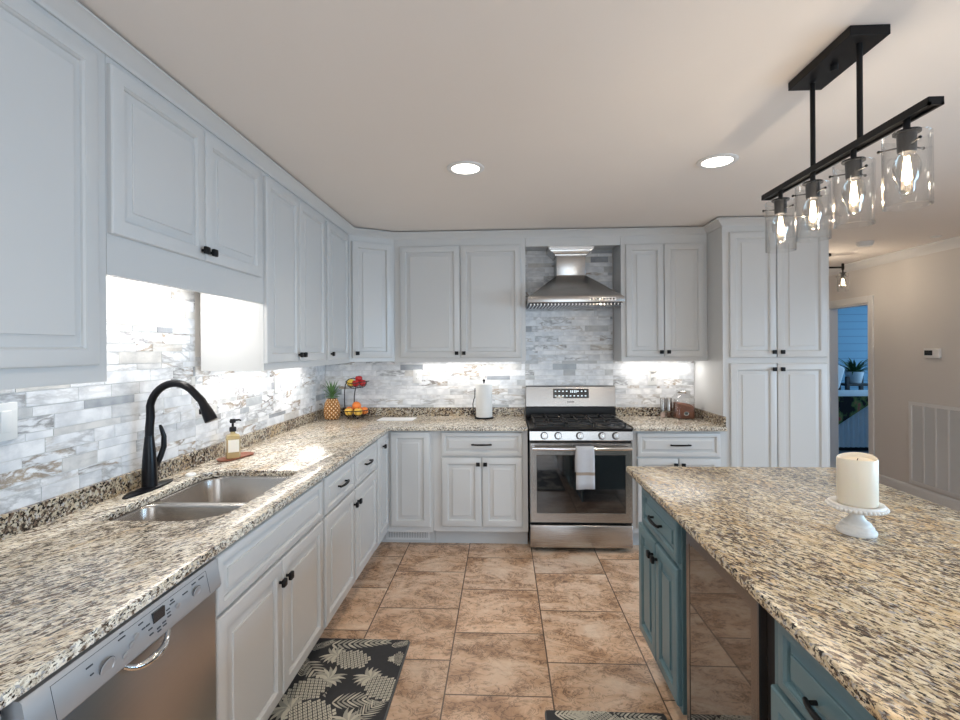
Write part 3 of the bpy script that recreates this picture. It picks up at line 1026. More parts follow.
# ------------------------------------------------------------------ faucet
fc = thing('kitchen_faucet', 'black gooseneck pull-down faucet standing behind the double sink', 'faucet', (-1.482, 1.985, CT), 0)
mb = MB('faucet')
mb.lathe([(1.0, 0), (1.0, 0.004), (0.95, 0.008), (0.55, 0.013), (0.3, 0.016)], (0.002, -0.004, 0), 32, sx=0.034, sy=0.142)
mb.build('base_plate', fc, 40)
MB('faucet').lathe([(0.030, 0.008), (0.029, 0.03), (0.0275, 0.10), (0.023, 0.16), (0.0185, 0.205), (0.017, 0.22)], (0, 0, 0), 24).build('faucet_body', fc, 60)
pts = [(0, 0, 0.205), (0.001, 0, 0.255), (0.006, 0, 0.30)]
c0, rr = Vector((0.112, 0, 0.322)), 0.110
for k in range(0, 13):
    a = radians(168 - k * 10.5)
    pts.append((c0.x + rr * cos(a) * 1.0, 0, c0.z + rr * sin(a) * 1.08))
tail = [(0.2265, 0, 0.368), (0.238, 0, 0.346)]
pts += tail
MB('faucet').tube(pts, [0.0165] * 3 + [0.0155] * 12 + [0.0155, 0.0165, 0.0175], 16).build('spout', fc, 60)
hp = MB('faucet')
hp.tube([(0.235, 0, 0.352), (0.250, 0, 0.322), (0.261, 0, 0.299), (0.267, 0, 0.286), (0.268, 0, 0.284)], [0.0175, 0.023, 0.0255, 0.026, 0.023], 20)
hp.box(0.218, 0.232, -0.008, 0.008, 0.311, 0.334, 0.003)
hp.build('spray_head', fc, 50)
hd = MB('faucet')
hd.cyl((0, 0.02, 0.095), (0, 0.043, 0.095), 0.0165, 18)
hd.tube([(0.002, 0.038, 0.085), (0.010, 0.050, 0.12), (0.020, 0.060, 0.165), (0.022, 0.058, 0.21), (0.016, 0.050, 0.245), (0.012, 0.048, 0.26)], [0.010, 0.012, 0.0115, 0.010, 0.008, 0.005], 12)
hd.build('lever_handle', fc, 50)
# small white cap beside the faucet
so = MB('plastic').lathe([(0.022, 0), (0.022, 0.006), (0.018, 0.010), (0.012, 0.009), (0.010, 0.006)], (0, 0, 0), 24).build('sink_stopper', None, 40)
so.location = (-1.445, 2.20, CT + 0.0005)
tag(so, 'small white round stopper lying on the granite behind the faucet', 'stopper')

# ------------------------------------------------------------------ soap dispenser and tray
ty = MB('wood_tray')
ty.rings([[(x, y, z) for x, y in rrect(-0.042 - e, 0.042 + e, -0.105 - e, 0.105 + e, [0.035 + e] * 4)] for e, z in ((-0.008, 0), (0, 0.003), (0.004, 0.010), (0.001, 0.0105), (-0.006, 0.005), (-0.03, 0.0045))])
ty = ty.build('soap_tray', None, 50)
ty.location = (-1.435, 2.565, CT + 0.0005)
ty.rotation_euler.z = radians(-14)
tag(ty, 'thin reddish wooden tray under the soap dispenser', 'tray')
sd = thing('soap_dispenser', 'clear amber soap dispenser with a black pump beside the sink', 'soap dispenser', (-1.44, 2.545, CT + 0.0058), radians(35))
bt = MB('soap_glass')
bt.rings([[(x, y, z) for x, y in rrect(-w, w, -w, w, [r] * 4, 5)] for w, r, z in ((0.030, 0.008, 0), (0.034, 0.009, 0.003), (0.034, 0.009, 0.110), (0.031, 0.010, 0.120), (0.016, 0.012, 0.128), (0.0125, 0.0115, 0.130), (0.0125, 0.0115, 0.144))])
bt.build('bottle', sd, 40)
MB('soap_liquid').rings([[(x, y, z) for x, y in rrect(-0.031, 0.031, -0.031, 0.031, [0.008] * 4, 5)] for z in (0.003, 0.072)]).build('liquid_soap', sd, 40)
MB('soap_label').box(-0.026, 0.026, -0.0353, -0.0343, 0.035, 0.100, 0.0).box(-0.0353, -0.0343, -0.026, 0.026, 0.035, 0.100).build('bottle_label', sd)
pm = MB('black')
pm.lathe([(0.017, 0.140), (0.017, 0.160), (0.014, 0.164), (0.006, 0.166), (0.006, 0.184), (0.014, 0.186), (0.016, 0.196), (0.012, 0.206)], (0, 0, 0), 20)
pm.tube([(0, 0, 0.199), (0.03, -0.004, 0.200), (0.040, -0.005, 0.195)], [0.006, 0.005, 0.004], 10)
pm.build('pump', sd, 40)

# ------------------------------------------------------------------ dishwasher
dw = thing('dishwasher', 'stainless steel dishwasher under the counter left of the sink base', 'dishwasher', (-0.862, 0.824, 0), R90)
MB('plain_black').box(0.002, 0.592, 0.03, 0.60, 0.10, 0.880).build('tub_housing', dw)
MB('plain_black').box(0.004, 0.590, 0.10, 0.12, 0.0, 0.101).build('toe_panel', dw)
mb = MB('steel_dw')
mb.box(0.002, 0.592, -0.006, 0.03, 0.105, 0.786, 0.004)
dr = mb.build('door_panel', dw, 30)
cpn = MB('panel')
prof = [(0.03, 0.787), (-0.012, 0.787), (-0.020, 0.791), (-0.0236, 0.7995), (-0.0087, 0.868), (-0.004, 0.872), (0.03, 0.872)]
cpn.rings([[(0.002, y, z) for y, z in prof], [(0.592, y, z) for y, z in prof]])
cpn = cpn.build('control_panel', dw, 40)


def cy(z):  # control-panel surface depth at height z
    return -0.0215 + (z - 0.81) * 0.22


mk = MB('mark')
for x0, x1, z0, z1 in [(0.055, 0.535, 0.862, 0.8628), (0.055, 0.0556, 0.80, 0.862), (0.535, 0.5356, 0.80, 0.862)]:
    mk.rings([[(x0, cy(z) - e, z), (x1, cy(z) - e, z)] + [(x1, cy(z) + 0.004, z), (x0, cy(z) + 0.004, z)] for z, e in ((z0, 0.0006), (z1, 0.0006))])
for x, z, w in [(0.13, 0.845, 0.016), (0.136, 0.828, 0.008), (0.215, 0.852, 0.02), (0.222, 0.862, 0.01), (0.275, 0.852, 0.014), (0.282, 0.838, 0.01), (0.295, 0.838, 0.012), (0.300, 0.826, 0.012), (0.300, 0.814, 0.012),
                (0.325, 0.815, 0.012), (0.325, 0.808, 0.012), (0.345, 0.818, 0.012), (0.345, 0.811, 0.012), (0.365, 0.838, 0.012), (0.365, 0.830, 0.012), (0.365, 0.822, 0.012), (0.380, 0.845, 0.018), (0.385, 0.852, 0.010), (0.43, 0.845, 0.02), (0.47, 0.852, 0.016), (0.50, 0.852, 0.022)]:
    mk.box(x, x + w, cy(z) - 0.0012, cy(z) + 0.006, z, z + 0.0028)
mk.build('printed_markings', cpn)
for x, z, r in ((0.176, 0.822, 0.019), (0.482, 0.830, 0.015)):
    b = MB('panel', 'mark')
    b.lathe([(r, 0), (r, 0.003), (r - 0.003, 0.0038), (r - 0.004, 0.0022)], (0, 0, 0), 28)
    b.lathe([(r + 0.0012, 0), (r + 0.0012, 0.0012)], (0, 0, 0), 28, mat=1)
    b.transform(Matrix.Translation((x, cy(z) - 0.001, z)) @ Matrix.Rotation(R90 + 0.22, 4, 'X'))
    b.build('button', cpn, 40)
for x, z in ((0.246, 0.826), (0.262, 0.836), (0.405, 0.832), (0.225, 0.815)):
    b = MB('panel').lathe([(0.008, 0), (0.008, 0.002), (0.006, 0.0028)], (0, 0, 0), 18).transform(Matrix.Translation((x, cy(z) - 0.001, z)) @ Matrix.Rotation(R90 + 0.22, 4, 'X'))
    b.build('button', cpn, 40)
MB('lcd').box(0.318, 0.358, cy(0.845) - 0.0035, cy(0.845) + 0.006, 0.832, 0.857).build('display', cpn)
hb = MB('chrome')
pts = []
for k in range(15):
    t = -1 + k / 7
    pts.append((0.300 + t * 0.072, -0.014 - 0.022 * (1 - t * t), 0.788 - 0.020 * (1 - t ** 4)))
hb.tube(pts, [0.006 + 0.004 * (1 - abs(-1 + k / 7)) for k in range(15)], 12)
hb.build('door_handle', dr, 50)

# ------------------------------------------------------------------ range
rg = thing('gas_range', 'freestanding stainless steel gas range centred under the hood', 'range', (0.187, 3.58, 0), 0)
RW = 0.748
MB('plain_black').box(0.004, RW - 0.004, 0.045, 0.60, 0.03, 0.895).box(0.05, 0.10, 0.10, 0.15, 0, 0.03).box(RW - 0.1, RW - 0.05, 0.10, 0.15, 0, 0.03).box(0.05, 0.10, 0.5, 0.55, 0, 0.03).box(RW - 0.1, RW - 0.05, 0.5, 0.55, 0, 0.03).build('range_body', rg)
MB('steel').box(0.004, RW - 0.004, 0.004, 0.045, 0.040, 0.205, 0.008, seg=3).build('storage_drawer', rg, 40)
od = MB('steel')
# frame of the oven door around its window
ring = [(0.004, 0.222, RW - 0.004, 0.805)]
wx0, wx1, wz0, wz1 = 0.056, RW - 0.058, 0.295, 0.712
lp = [((0.004, 0.222, RW - 0.004, 0.805), 0.045), ((0.004, 0.222, RW - 0.004, 0.805), 0.008), ((0.010, 0.228, RW - 0.010, 0.799), 0.0), ((wx0 - 0.004, wz0 - 0.004, wx1 + 0.004, wz1 + 0.004), 0.004), ((wx0, wz0, wx1, wz1), 0.010)]
od.rings([[(a, y, b), (c, y, b), (c, y, d), (a, y, d)] for (a, b, c, d), y in lp])
od = od.build('oven_door', rg, 25)
MB('black_glass').box(wx0 - 0.001, wx1 + 0.001, 0.0075, 0.012, wz0 - 0.001, wz1 + 0.001).build('oven_window', od)
hn = MB('chrome')
hn.tube([(0.02 + (RW - 0.04) * k / 16, -0.045 - 0.012 * sin(pi * k / 16), 0.772) for k in range(17)], 0.0125, 14)
for s in (0.03, RW - 0.03):
    hn.box(s - 0.012, s + 0.012, -0.052, 0.002, 0.760, 0.784, 0.004)
hn.build('oven_handle', od, 50)
cpl = MB('steel')
cpl.rings([[(x, y, z) for y, z in ((0.045, 0.818), (0.004, 0.818), (0.0, 0.824), (0.010, 0.886), (0.020, 0.893), (0.05, 0.893))] for x in (0.003, RW - 0.003)])
cpl = cpl.build('control_panel', rg, 30)
for kx in (0.109, 0.209, 0.365, 0.525, 0.624):
    b = MB('steel', 'plain_black', 'chrome')
    b.lathe([(0.027, 0), (0.027, 0.004)], (0, 0, 0), 28, mat=1)
    b.lathe([(0.0235, 0.003), (0.0225, 0.030), (0.020, 0.034), (0.001, 0.034)], (0, 0, 0), 28, mat=0)
    b.box(-0.003, 0.003, -0.02, 0.02, 0.030, 0.040, 0.001, mat=2)
    b.transform(Matrix.Translation((kx, 0.004, 0.856)) @ Matrix.Rotation(R90 - 0.16, 4, 'X'))
    b.build('burner_knob', cpl, 40)
ck = MB('enamel')
ck.box(0.0, RW, 0.006, 0.545, 0.893, 0.908, 0.005, seg=3).box(0.03, RW - 0.03, 0.03, 0.52, 0.907, 0.912, 0.003)
ck = ck.build('cooktop', rg, 30)
for bx_, by_, r in ((0.15, 0.15, 0.045), (0.60, 0.15, 0.05), (0.15, 0.40, 0.04), (0.60, 0.40, 0.036), (0.374, 0.275, 0.05)):
    b = MB('steel_dark', 'iron')
    b.lathe([(r, 0.911), (r, 0.918), (r * 0.9, 0.922)], (bx_, by_, 0), 28)
    b.lathe([(r * 0.8, 0.920), (r * 0.8, 0.927), (r * 0.7, 0.930)], (bx_, by_, 0), 28, mat=1)
    b.build('burner', ck, 40)
for gx0, gx1 in ((0.040, 0.268), (0.278, 0.470), (0.480, 0.708)):
    g = MB('iron')
    gy0, gy1 = 0.045, 0.505
    zt, zb = 0.944, 0.930
    t = 0.012
    for y in (gy0, gy1 - t):
        g.box(gx0, gx1, y, y + t, zb, zt, 0.002)
    for x in (gx0, gx1 - t):
        g.box(x, x + t, gy0, gy1, zb, zt, 0.002)
    cxm = (gx0 + gx1) / 2
    g.box(gx0, gx1, 0.269, 0.281, zb, zt, 0.002)
    for cyy in (0.157, 0.393):
        for a in range(4):
            an = a * pi / 2
            ux, uy = cos(an), sin(an)
            L_ = (gx1 - gx0) / 2 if a % 2 == 0 else 0.112
            p0 = (cxm + ux * 0.028, cyy + uy * 0.028)
            p1 = (cxm + ux * L_ * 0.98, cyy + uy * L_)
            g.box(min(p0[0], p1[0]) - 0.005, max(p0[0], p1[0]) + 0.005, min(p0[1], p1[1]) - 0.005, max(p0[1], p1[1]) + 0.005, zb + 0.002, zt + 0.004, 0.002)
    for x in (gx0, gx1 - t):
        for y in (gy0, 0.27, gy1 - t):
            g.box(x, x + t, y, y + t, 0.9105, zb + 0.002)
    g.build('burner_grate', ck, 30)
bgp = MB('enamel')
bgp.rings([[(x, y, z) for y, z in ((0.600, 0.893), (0.545, 0.893), (0.540, 0.915), (0.552, 1.005), (0.600, 1.005))] for x in (0.002, RW - 0.002)])
bgp.build('rear_riser', rg, 30)
bgd = MB('steel')
bgd.rings([[(x, y, z) for y, z in ((0.605, 1.000), (0.535, 1.000), (0.528, 1.008), (0.556, 1.168), (0.566, 1.176), (0.605, 1.176))] for x in (0.004, RW - 0.004)])
bgd = bgd.build('backguard', rg, 30)


def gy(z):
    return 0.528 + (z - 1.008) * 0.175


ds = MB('black_glass')
ds.rings([[(x, gy(z) - 0.003, z) for x, z in ((0.230, 1.075), (0.525, 1.075), (0.525, 1.152), (0.230, 1.152))], [(x, gy(z) + 0.004, z) for x, z in ((0.230, 1.075), (0.525, 1.075), (0.525, 1.152), (0.230, 1.152))]])
ds = ds.build('display', bgd)
dm = MB('glow_mark')
for k in range(9):
    for z in (1.090, 1.128):
        if k in (4, 5) and z > 1.1:
            continue
        x = 0.243 + k * 0.031
        dm.box(x, x + 0.013, gy(z) - 0.0042, gy(z) - 0.0025, z, z + 0.009)
for x in (0.372, 0.386, 0.402, 0.416):
    dm.box(x, x + 0.008, gy(1.125) - 0.0042, gy(1.125) - 0.0025, 1.120, 1.140)
dm.build('display_marks', ds)
mk = MB('mark')
for k in range(5):
    mk.box(0.345 + k * 0.012, 0.354 + k * 0.012, gy(1.045) - 0.0012, gy(1.045) + 0.001, 1.040, 1.048)
mk.build('maker_mark', bgd)

# dish towel over the oven handle
tw = MB('towel', 'towel_band')
nx, sec = 9, []
y0, z0 = 3.58 - 0.056, 0.772
path = [(y0 + 0.030, 0.60), (y0 + 0.026, 0.70), (y0 + 0.022, 0.765), (y0 + 0.014, 0.786), (y0 - 0.001, 0.7925), (y0 - 0.016, 0.786), (y0 - 0.021, 0.770), (y0 - 0.022, 0.70), (y0 - 0.022, 0.612), (y0 - 0.022, 0.590), (y0 - 0.024, 0.54), (y0 - 0.025, 0.492)]
vr_ = []
for i, (y, z) in enumerate(path):
    row = []
    for k in range(nx):
        u = k / (nx - 1)
        wv = 0.003 * sin(u * 9 + i * 0.3) * (1 if i > 6 else 0.2)
        row.append(tw.bm.verts.new((0.513 + 0.128 * u + 0.004 * (z < 0.75) * (u - 0.5), y + wv, z + 0.004 * (u - 0.5) * (i == len(path) - 1))))
    vr_.append(row)
for i in range(len(path) - 1):
    for k in range(nx - 1):
        f = tw.bm.faces.new((vr_[i][k], vr_[i][k + 1], vr_[i + 1][k + 1], vr_[i + 1][k]))
        f.material_index = 1 if i == 8 else 0
two = tw.build('dish_towel', None, 60)
sol = two.modifiers.new('thickness', 'SOLIDIFY')
sol.thickness = 0.004
sol.offset = 0
tag(two, 'grey dish towel with a brown stripe draped over the oven door handle', 'towel')

# ------------------------------------------------------------------ range hood
hx = 0.553
hood = thing('range_hood', 'stainless steel chimney range hood in the tiled niche above the range', 'range hood', (hx, 4.215, 0), 0)
fy = 3.725 - 4.215
rim = MB('steel')
rim.box(-0.362, 0.362, fy, -0.001, 1.838, 1.882, 0.003)
rim.build('canopy_rim', hood, 30)
cn = MB('steel_v')


def rect(hw, ya, yb, z):
    return [(-hw, ya, z), (hw, ya, z), (hw, yb, z), (-hw, yb, z)]


cn.rings([rect(0.352, fy + 0.008, -0.002, 1.8815), rect(0.350, fy + 0.010, -0.002, 1.888), rect(0.122, -0.232, -0.002, 2.075), rect(0.120, -0.229, -0.002, 2.082)])
cn.build('canopy', hood)
MB('steel_v').box(-0.116, 0.116, -0.225, -0.002, 2.078, 2.305, 0.003).build('chimney', hood, 30)
co = MB('steel')
co.rings([rect(h, y, -0.002, z) for h, y, z in ((0.118, -0.227, 2.238), (0.126, -0.233, 2.240), (0.128, -0.234, 2.250), (0.140, -0.240, 2.258), (0.152, -0.244, 2.272), (0.164, -0.246, 2.278), (0.168, -0.247, 2.284), (0.178, -0.252, 2.290), (0.180, -0.254, 2.312), (0.180, -0.254, 2.3295))])
co.build('chimney_collar', hood, 30)
fl = MB('chrome', 'plain_black')
fl.box(-0.350, 0.350, fy + 0.012, -0.012, 1.832, 1.8385, mat=1)
for k in range(27):
    x = -0.345 + k * 0.0262
    fl.box(x, x + 0.011, fy + 0.004, -0.02, 1.816, 1.833, 0.002)
fl.build('baffle_filter', hood)
cpb = MB('chrome', 'plain_black')
cpb.box(0.105, 0.300, fy - 0.002, fy + 0.003, 1.848, 1.874, 0.001)
for k in range(8):
    cpb.box(0.112 + k * 0.023, 0.124 + k * 0.023, fy - 0.0035, fy - 0.001, 1.855, 1.867, mat=1)
cpb.build('control_strip', hood)

# ------------------------------------------------------------------ island
IX, IYF = 0.660, 2.400          # face plane, far end
base_cab('teal island base cabinet with one drawer over two doors at the far end', (IX, 2.385, 0), -R90, 0.532,
         [('drawer', 0.075, 0.522, 0.683, 0.840, (0.30, 0.762, 0.13)), ('door', 0.010, 0.262, 0.150, 0.660, (0.238, 0.600)), ('door', 0.268, 0.522, 0.150, 0.660, (0.292, 0.600))],
         mat='teal', depth=0.62, group='teal island cabinets', name='island_cabinet')
base_cab('teal island cabinet with drawers nearest the camera, right of the beverage fridge', (IX, 1.233, 0), -R90, 0.62,
         [('drawer', 0.045, 0.60, 0.690, 0.850, (0.245, 0.755, 0.13)), ('drawer', 0.012, 0.60, 0.420, 0.672, (0.30, 0.55, 0.13)), ('drawer', 0.012, 0.60, 0.150, 0.405, (0.30, 0.28, 0.13))],
         mat='teal', depth=0.62, group='teal island cabinets', name='island_cabinet')
it = thing('island_worktop', 'speckled granite worktop of the island', 'worktop', (0, 0, 0))
slab('counter_slab', [(0.598, 0.56), (1.585, 0.56), (1.585, 2.424), (0.598, 2.424)], None, 0.884, CT, 'granite_island', it, 0.006)

# beverage fridge in the island
bf = thing('beverage_fridge', 'undercounter beverage fridge with a dark glass door in the teal island', 'fridge', (0.640, 1.840, 0), -R90)
MB('plain_black').box(0.003, 0.603, 0.062, 0.60, 0.04, 0.872).box(0.02, 0.585, 0.09, 0.5, 0.0, 0.041).build('fridge_body', bf)
fd = MB('steel_dark')
a0, a1, b0, b1 = 0.078, 0.566, 0.085, 0.850
wx0, wx1, wz0, wz1 = a0 + 0.030, a1 - 0.036, b0 + 0.045, b1 - 0.040
lp = [((a0, b0, a1, b1), 0.044), ((a0, b0, a1, b1), 0.003), ((a0 + 0.003, b0 + 0.003, a1 - 0.003, b1 - 0.003), 0.0), ((wx0 - 0.002, wz0 - 0.002, wx1 + 0.002, wz1 + 0.002), 0.0), ((wx0, wz0, wx1, wz1), 0.004)]
fd.rings([[(a, y, b), (c, y, b), (c, y, d), (a, y, d)] for (a, b, c, d), y in lp])
fd = fd.build('fridge_door', bf, 25)
MB('fridge_glass').box(wx0 - 0.001, wx1 + 0.001, 0.002, 0.008, wz0 - 0.001, wz1 + 0.001).build('glass_panel', fd)
fh = MB('chrome')
fh.box(a1 - 0.05, a1 - 0.02, 0.004, 0.020, b1 + 0.0005, b1 + 0.008, 0.002)
fh.build('hinge_cap', fd, 30)
MB('plain_black').box(a1 + 0.001, 0.603, 0.024, 0.063, 0.085, 0.868).build('side_gasket', bf)

# candle stand and candle
cs = thing('candle_stand', 'white beaded pedestal stand on the island holding the candle', 'candle stand', (1.093, 1.575, CT), 0)
st = MB('stand_white')
st.lathe([(0.052, 0), (0.053, 0.004), (0.052, 0.009), (0.046, 0.013), (0.046, 0.019), (0.045, 0.021), (0.039, 0.025), (0.039, 0.030), (0.037, 0.032), (0.028, 0.039), (0.021, 0.047), (0.0185, 0.055), (0.021, 0.062), (0.032, 0.071)], (0, 0, 0), 40)
st.build('pedestal', cs, 50)
pl = MB('stand_white')
pl.lathe([(0.03, 0.070), (0.064, 0.072), (0.072, 0.078), (0.074, 0.085), (0.072, 0.092), (0.067, 0.093), (0.062, 0.088), (0.001, 0.088)], (0, 0, 0), 48)
for k in range(40):
    a = 2 * pi * k / 40
    pl.ball((0.0755 * cos(a), 0.0755 * sin(a), 0.081), 0.0054, 8, 6)
pl.build('plate', cs, 50)
cd = thing('candle', 'ivory pillar candle on the white pedestal stand', 'candle', (1.096, 1.575, CT + 0.0885), 0)
mb = MB('candle')
rs = []
seg = 40
for r, z, w in ((0.050, 0.0, 0), (0.0525, 0.003, 0), (0.0525, 0.142, 1), (0.051, 0.145, 1), (0.048, 0.143, 1), (0.045, 0.134, 0.6), (0.025, 0.130, 0), (0.001, 0.130, 0)):
    rs.append([(r * cos(2 * pi * i / seg), r * sin(2 * pi * i / seg), z + w * (0.004 * sin(2 * pi * i / seg + 1.0) + 0.0025 * sin(4 * pi * i / seg))) for i in range(seg)])
mb.rings(rs)
mb.build('wax', cd, 50)
MB('wick').tube([(0, 0, 0.129), (0.001, 0, 0.136), (0.003, 0, 0.140)], 0.0012, 6).build('wick', cd)

# ------------------------------------------------------------------ pendant fixture
pd = thing('pendant_light', 'black linear four-light pendant hanging from the ceiling over the island', 'pendant light', (1.088, 1.655, CZ), 0)
MB('black').box(-0.058, 0.058, -0.158, 0.158, -0.030, -0.0005, 0.002).build('ceiling_canopy', pd)
MB('black').lathe([(0.010, -0.048), (0.011, -0.046), (0.011, -0.029)], (0, 0, 0), 14).build('canopy_screw', pd, 40)
ZB = 2.108 - CZ
for y in (-0.113, 0.113):
    MB('black').cyl((0, y, ZB), (0, y, -0.028), 0.008, 14).build('rod', pd, 40)
b = MB('black')
b.box(-0.019, 0.019, -0.376, 0.420, ZB - 0.006, ZB + 0.008, 0.001)
b.box(-0.019, -0.012, -0.376, 0.420, ZB - 0.013, ZB - 0.005).box(0.012, 0.019, -0.376, 0.420, ZB - 0.013, ZB - 0.005)
b.box(-0.019, 0.019, -0.376, -0.370, ZB - 0.013, ZB - 0.005).box(-0.019, 0.019, 0.414, 0.420, ZB - 0.013, ZB - 0.005)
b.build('crossbar', pd)


def shade(parent, c, pin=0.35, k=1.0, watts=3.0):
    """glass cylinder lamp hanging below point c (part), with socket, bulb, filament and pins as sub-parts"""
    x, y, z = c
    R, H0, H1 = 0.053 * k, z - 0.048 * k, z - 0.238 * k
    g = MB('glass')
    n = 48
    prof = [(R, H0), (R, H1), (R - 0.0032, H1 - 0.0008), (R - 0.0032, H0), ]
    rs = [[(x + r * cos(2 * pi * i / n), y + r * sin(2 * pi * i / n), zz) for i in range(n)] for r, zz in prof + [prof[0]]]
    g.rings(rs, cap0=False, cap1=False)
    g = g.build('glass_shade', parent, 60)
    so = MB('black')
    so.lathe([(0.008 * k, z + 0.002), (0.008 * k, z - 0.036 * k), (0.031 * k, z - 0.037 * k), (0.031 * k, z - 0.042 * k), (0.022 * k, z - 0.043 * k), (0.021 * k, z - 0.088 * k), (0.019 * k, z - 0.094 * k), (0.015 * k, z - 0.094 * k)], (x, y, 0), 24)
    so.build('socket', g, 40)
    for a in (0, 2 * pi / 3, 4 * pi / 3):
        a += pin
        pn = MB('black')
        p0 = (x + 0.020 * k * cos(a), y + 0.020 * k * sin(a), z - 0.076 * k)
        p1 = (x + (R + 0.006) * cos(a), y + (R + 0.006) * sin(a), z - 0.076 * k)
        pn.cyl(p0, p1, 0.0022 * k, 8)
        pn.ball(p1, 0.0045 * k, 8, 6)
        pn.build('shade_screw', g, 40)
    bl = MB('bulb_glass')
    bl.lathe([(r * k, z - (h + 0.018) * k) for r, h in ((0.013, 0.072), (0.016, 0.078), (0.026, 0.092), (0.0305, 0.112), (0.0295, 0.132), (0.023, 0.150), (0.018, 0.160), (0.0175, 0.176), (0.011, 0.186), (0.001, 0.188))], (x, y, 0), 28, cap0=False)
    bl.build('bulb', g, 80)
    fi = MB('filament')
    for a in range(6):
        t = 2 * pi * a / 6
        fi.cyl((x + 0.0055 * k * cos(t), y + 0.0055 * k * sin(t), z - 0.104 * k), (x + 0.012 * k * cos(t), y + 0.012 * k * sin(t), z - 0.166 * k), 0.0010 * k, 6)
    fi.build('filament', g)
    if watts:
        lamp('bulb_light', 'POINT', (x, y, z - 0.135 * k), watts, (1.0, 0.84, 0.66), parent=parent, radius=0.009 * k)
    return g


for i, yy in enumerate((-0.285, -0.085, 0.115, 0.315)):
    shade(pd, (0, yy, ZB - 0.004), 0.3 + 0.15 * i)

# hall ceiling fixture of the same family
hf = thing('hall_light', 'small black hall ceiling light with clear glass shades beyond the pantry', 'ceiling light', (3.30, 5.2, CZ), 0)
MB('black').lathe([(0.065, -0.022), (0.065, -0.0005)], (0, 0, 0), 28).build('ceiling_canopy', hf, 40)
b = MB('black').cyl((0, 0, -0.13), (0, 0, -0.02), 0.008, 12)
b.box(-0.20, 0.20, -0.010, 0.010, -0.145, -0.128, 0.001)
for sx in (-0.19, 0.19):
    b.box(sx - 0.009, sx + 0.009, -0.009, 0.009, -0.160, -0.095, 0.001)
b.build('crossbar', hf)
for sx in (-0.19, 0.19):
    shade(hf, (sx, 0, -0.155), 0.3, 0.95, 6)

# ------------------------------------------------------------------ recessed downlights (two in view, the others unseen and added for fill)


def downlight(x, y, label, w=28):
    d = thing('downlight', label, 'ceiling light', (x, y, CZ), 0, 'recessed ceiling downlights')
    MB('trim').lathe([(0.098, -0.0005), (0.098, -0.004), (0.090, -0.009), (0.074, -0.007), (0.072, -0.003)], (0, 0, 0), 40).build('trim_ring', d, 40)
    MB('can_led').lathe([(0.072, -0.0035), (0.071, -0.0045), (0.001, -0.0045)], (0, 0, 0), 36).build('lens', d)
    lamp('downlight_beam', 'SPOT', (0, 0, -0.02), w, (1.0, 0.86, 0.68), parent=d, radius=0.06, spot=radians(140), blend=0.8)
    return d


downlight(-0.19, 2.563, 'round lit recessed downlight in the ceiling above the left aisle')
downlight(1.095, 2.548, 'round lit recessed downlight in the ceiling just left of the pendant')
for x, y in ((-0.19, 0.5), (-0.19, -1.4), (1.1, -1.2), (2.9, 0.6), (2.9, 2.6)):  # unseen fill lamps, built like the two visible downlights
    downlight(x, y, 'round recessed downlight added as fill light outside the camera view')

# ------------------------------------------------------------------ under-cabinet light bars


def bar_light(label, loc, rz, ln, w):
    d = thing('under_cabinet_light', label, 'light', loc, rz, 'under-cabinet light bars')
    MB('plastic').box(0, ln, -0.014, 0.014, -0.014, -0.0005, 0.002).build('housing', d, 30)
    MB('led').box(0.01, ln - 0.01, -0.010, 0.010, -0.0165, -0.0145).build('lens', d)
    lamp('strip_light', 'AREA', (ln / 2, 0, -0.019), w, (1.0, 0.965, 0.91), parent=d, size=ln - 0.03, size_y=0.11)
    return d


bar_light('light bar tucked under the over-sink cabinet behind its rail', (-1.41, 1.47, 1.8415), R90, 0.86, 6.2)
bar_light('light bar under the tall two-door upper cabinet on the sink wall', (-1.42, 2.43, 1.4095), R90, 0.74, 2.7)
bar_light('light bar under the narrow upper cabinet near the corner', (-1.42, 3.28, 1.4095), R90, 0.40, 2.6)
bar_light('light bar under the upper cabinet left of the hood', (-0.76, 4.10, 1.4075), 0, 0.88, 2.6)
bar_light('light bar under the upper cabinet right of the hood', (0.99, 4.10, 1.4075), 0, 0.58, 2.0)

# ------------------------------------------------------------------ pineapple
pa = thing('pineapple', 'whole pineapple standing in the counter corner', 'pineapple', (-1.418, 4.00, CT + 0.0005), 0)
b = MB('pine_dark', 'pine_scale', 'pine_tip')
Hh = 0.175


def pr(t):
    return 0.061 * (max(0.0, 1 - (abs(t - 0.36) / (0.64 if t > 0.36 else 0.36)) ** 2.6 * (0.60 if t > 0.36 else 0.35))) ** 0.8


prof = [(0.045, 0)] + [(pr(k / 12), Hh * k / 12) for k in range(0, 13)]
b.lathe(prof, (0, 0, 0), 28)
rows, nn = 10, 12
for r in range(rows):
    t = (r + 0.5) / rows
    for k in range(nn):
        a = 2 * pi * (k + 0.5 * (r % 2)) / nn
        da = 2 * pi / nn * 0.46
        dz = Hh / rows * 0.86

        def pt(aa, zz, e):
            rad = pr(min(1, max(0, zz / Hh))) + e * 0.9
            return (rad * cos(aa), rad * sin(aa), min(Hh, max(0.001, zz)))
        z = t * Hh
        ring = [pt(a - da, z, 0.001), pt(a, z - dz, 0.001), pt(a + da, z, 0.001), pt(a, z + dz, 0.001)]
        mid = [pt(a - da * 0.36, z, 0.007), pt(a, z - dz * 0.36, 0.007), pt(a + da * 0.36, z, 0.007), pt(a, z + dz * 0.36, 0.007)]
        vr1 = [b.bm.verts.new(p) for p in ring]
        vr2 = [b.bm.verts.new(p) for p in mid]
        for q in range(4):
            b.bm.faces.new((vr1[q], vr1[(q + 1) % 4], vr2[(q + 1) % 4], vr2[q])).material_index = 1
        b.bm.faces.new(vr2).material_index = 2
b.build('fruit_body', pa, normals=True)


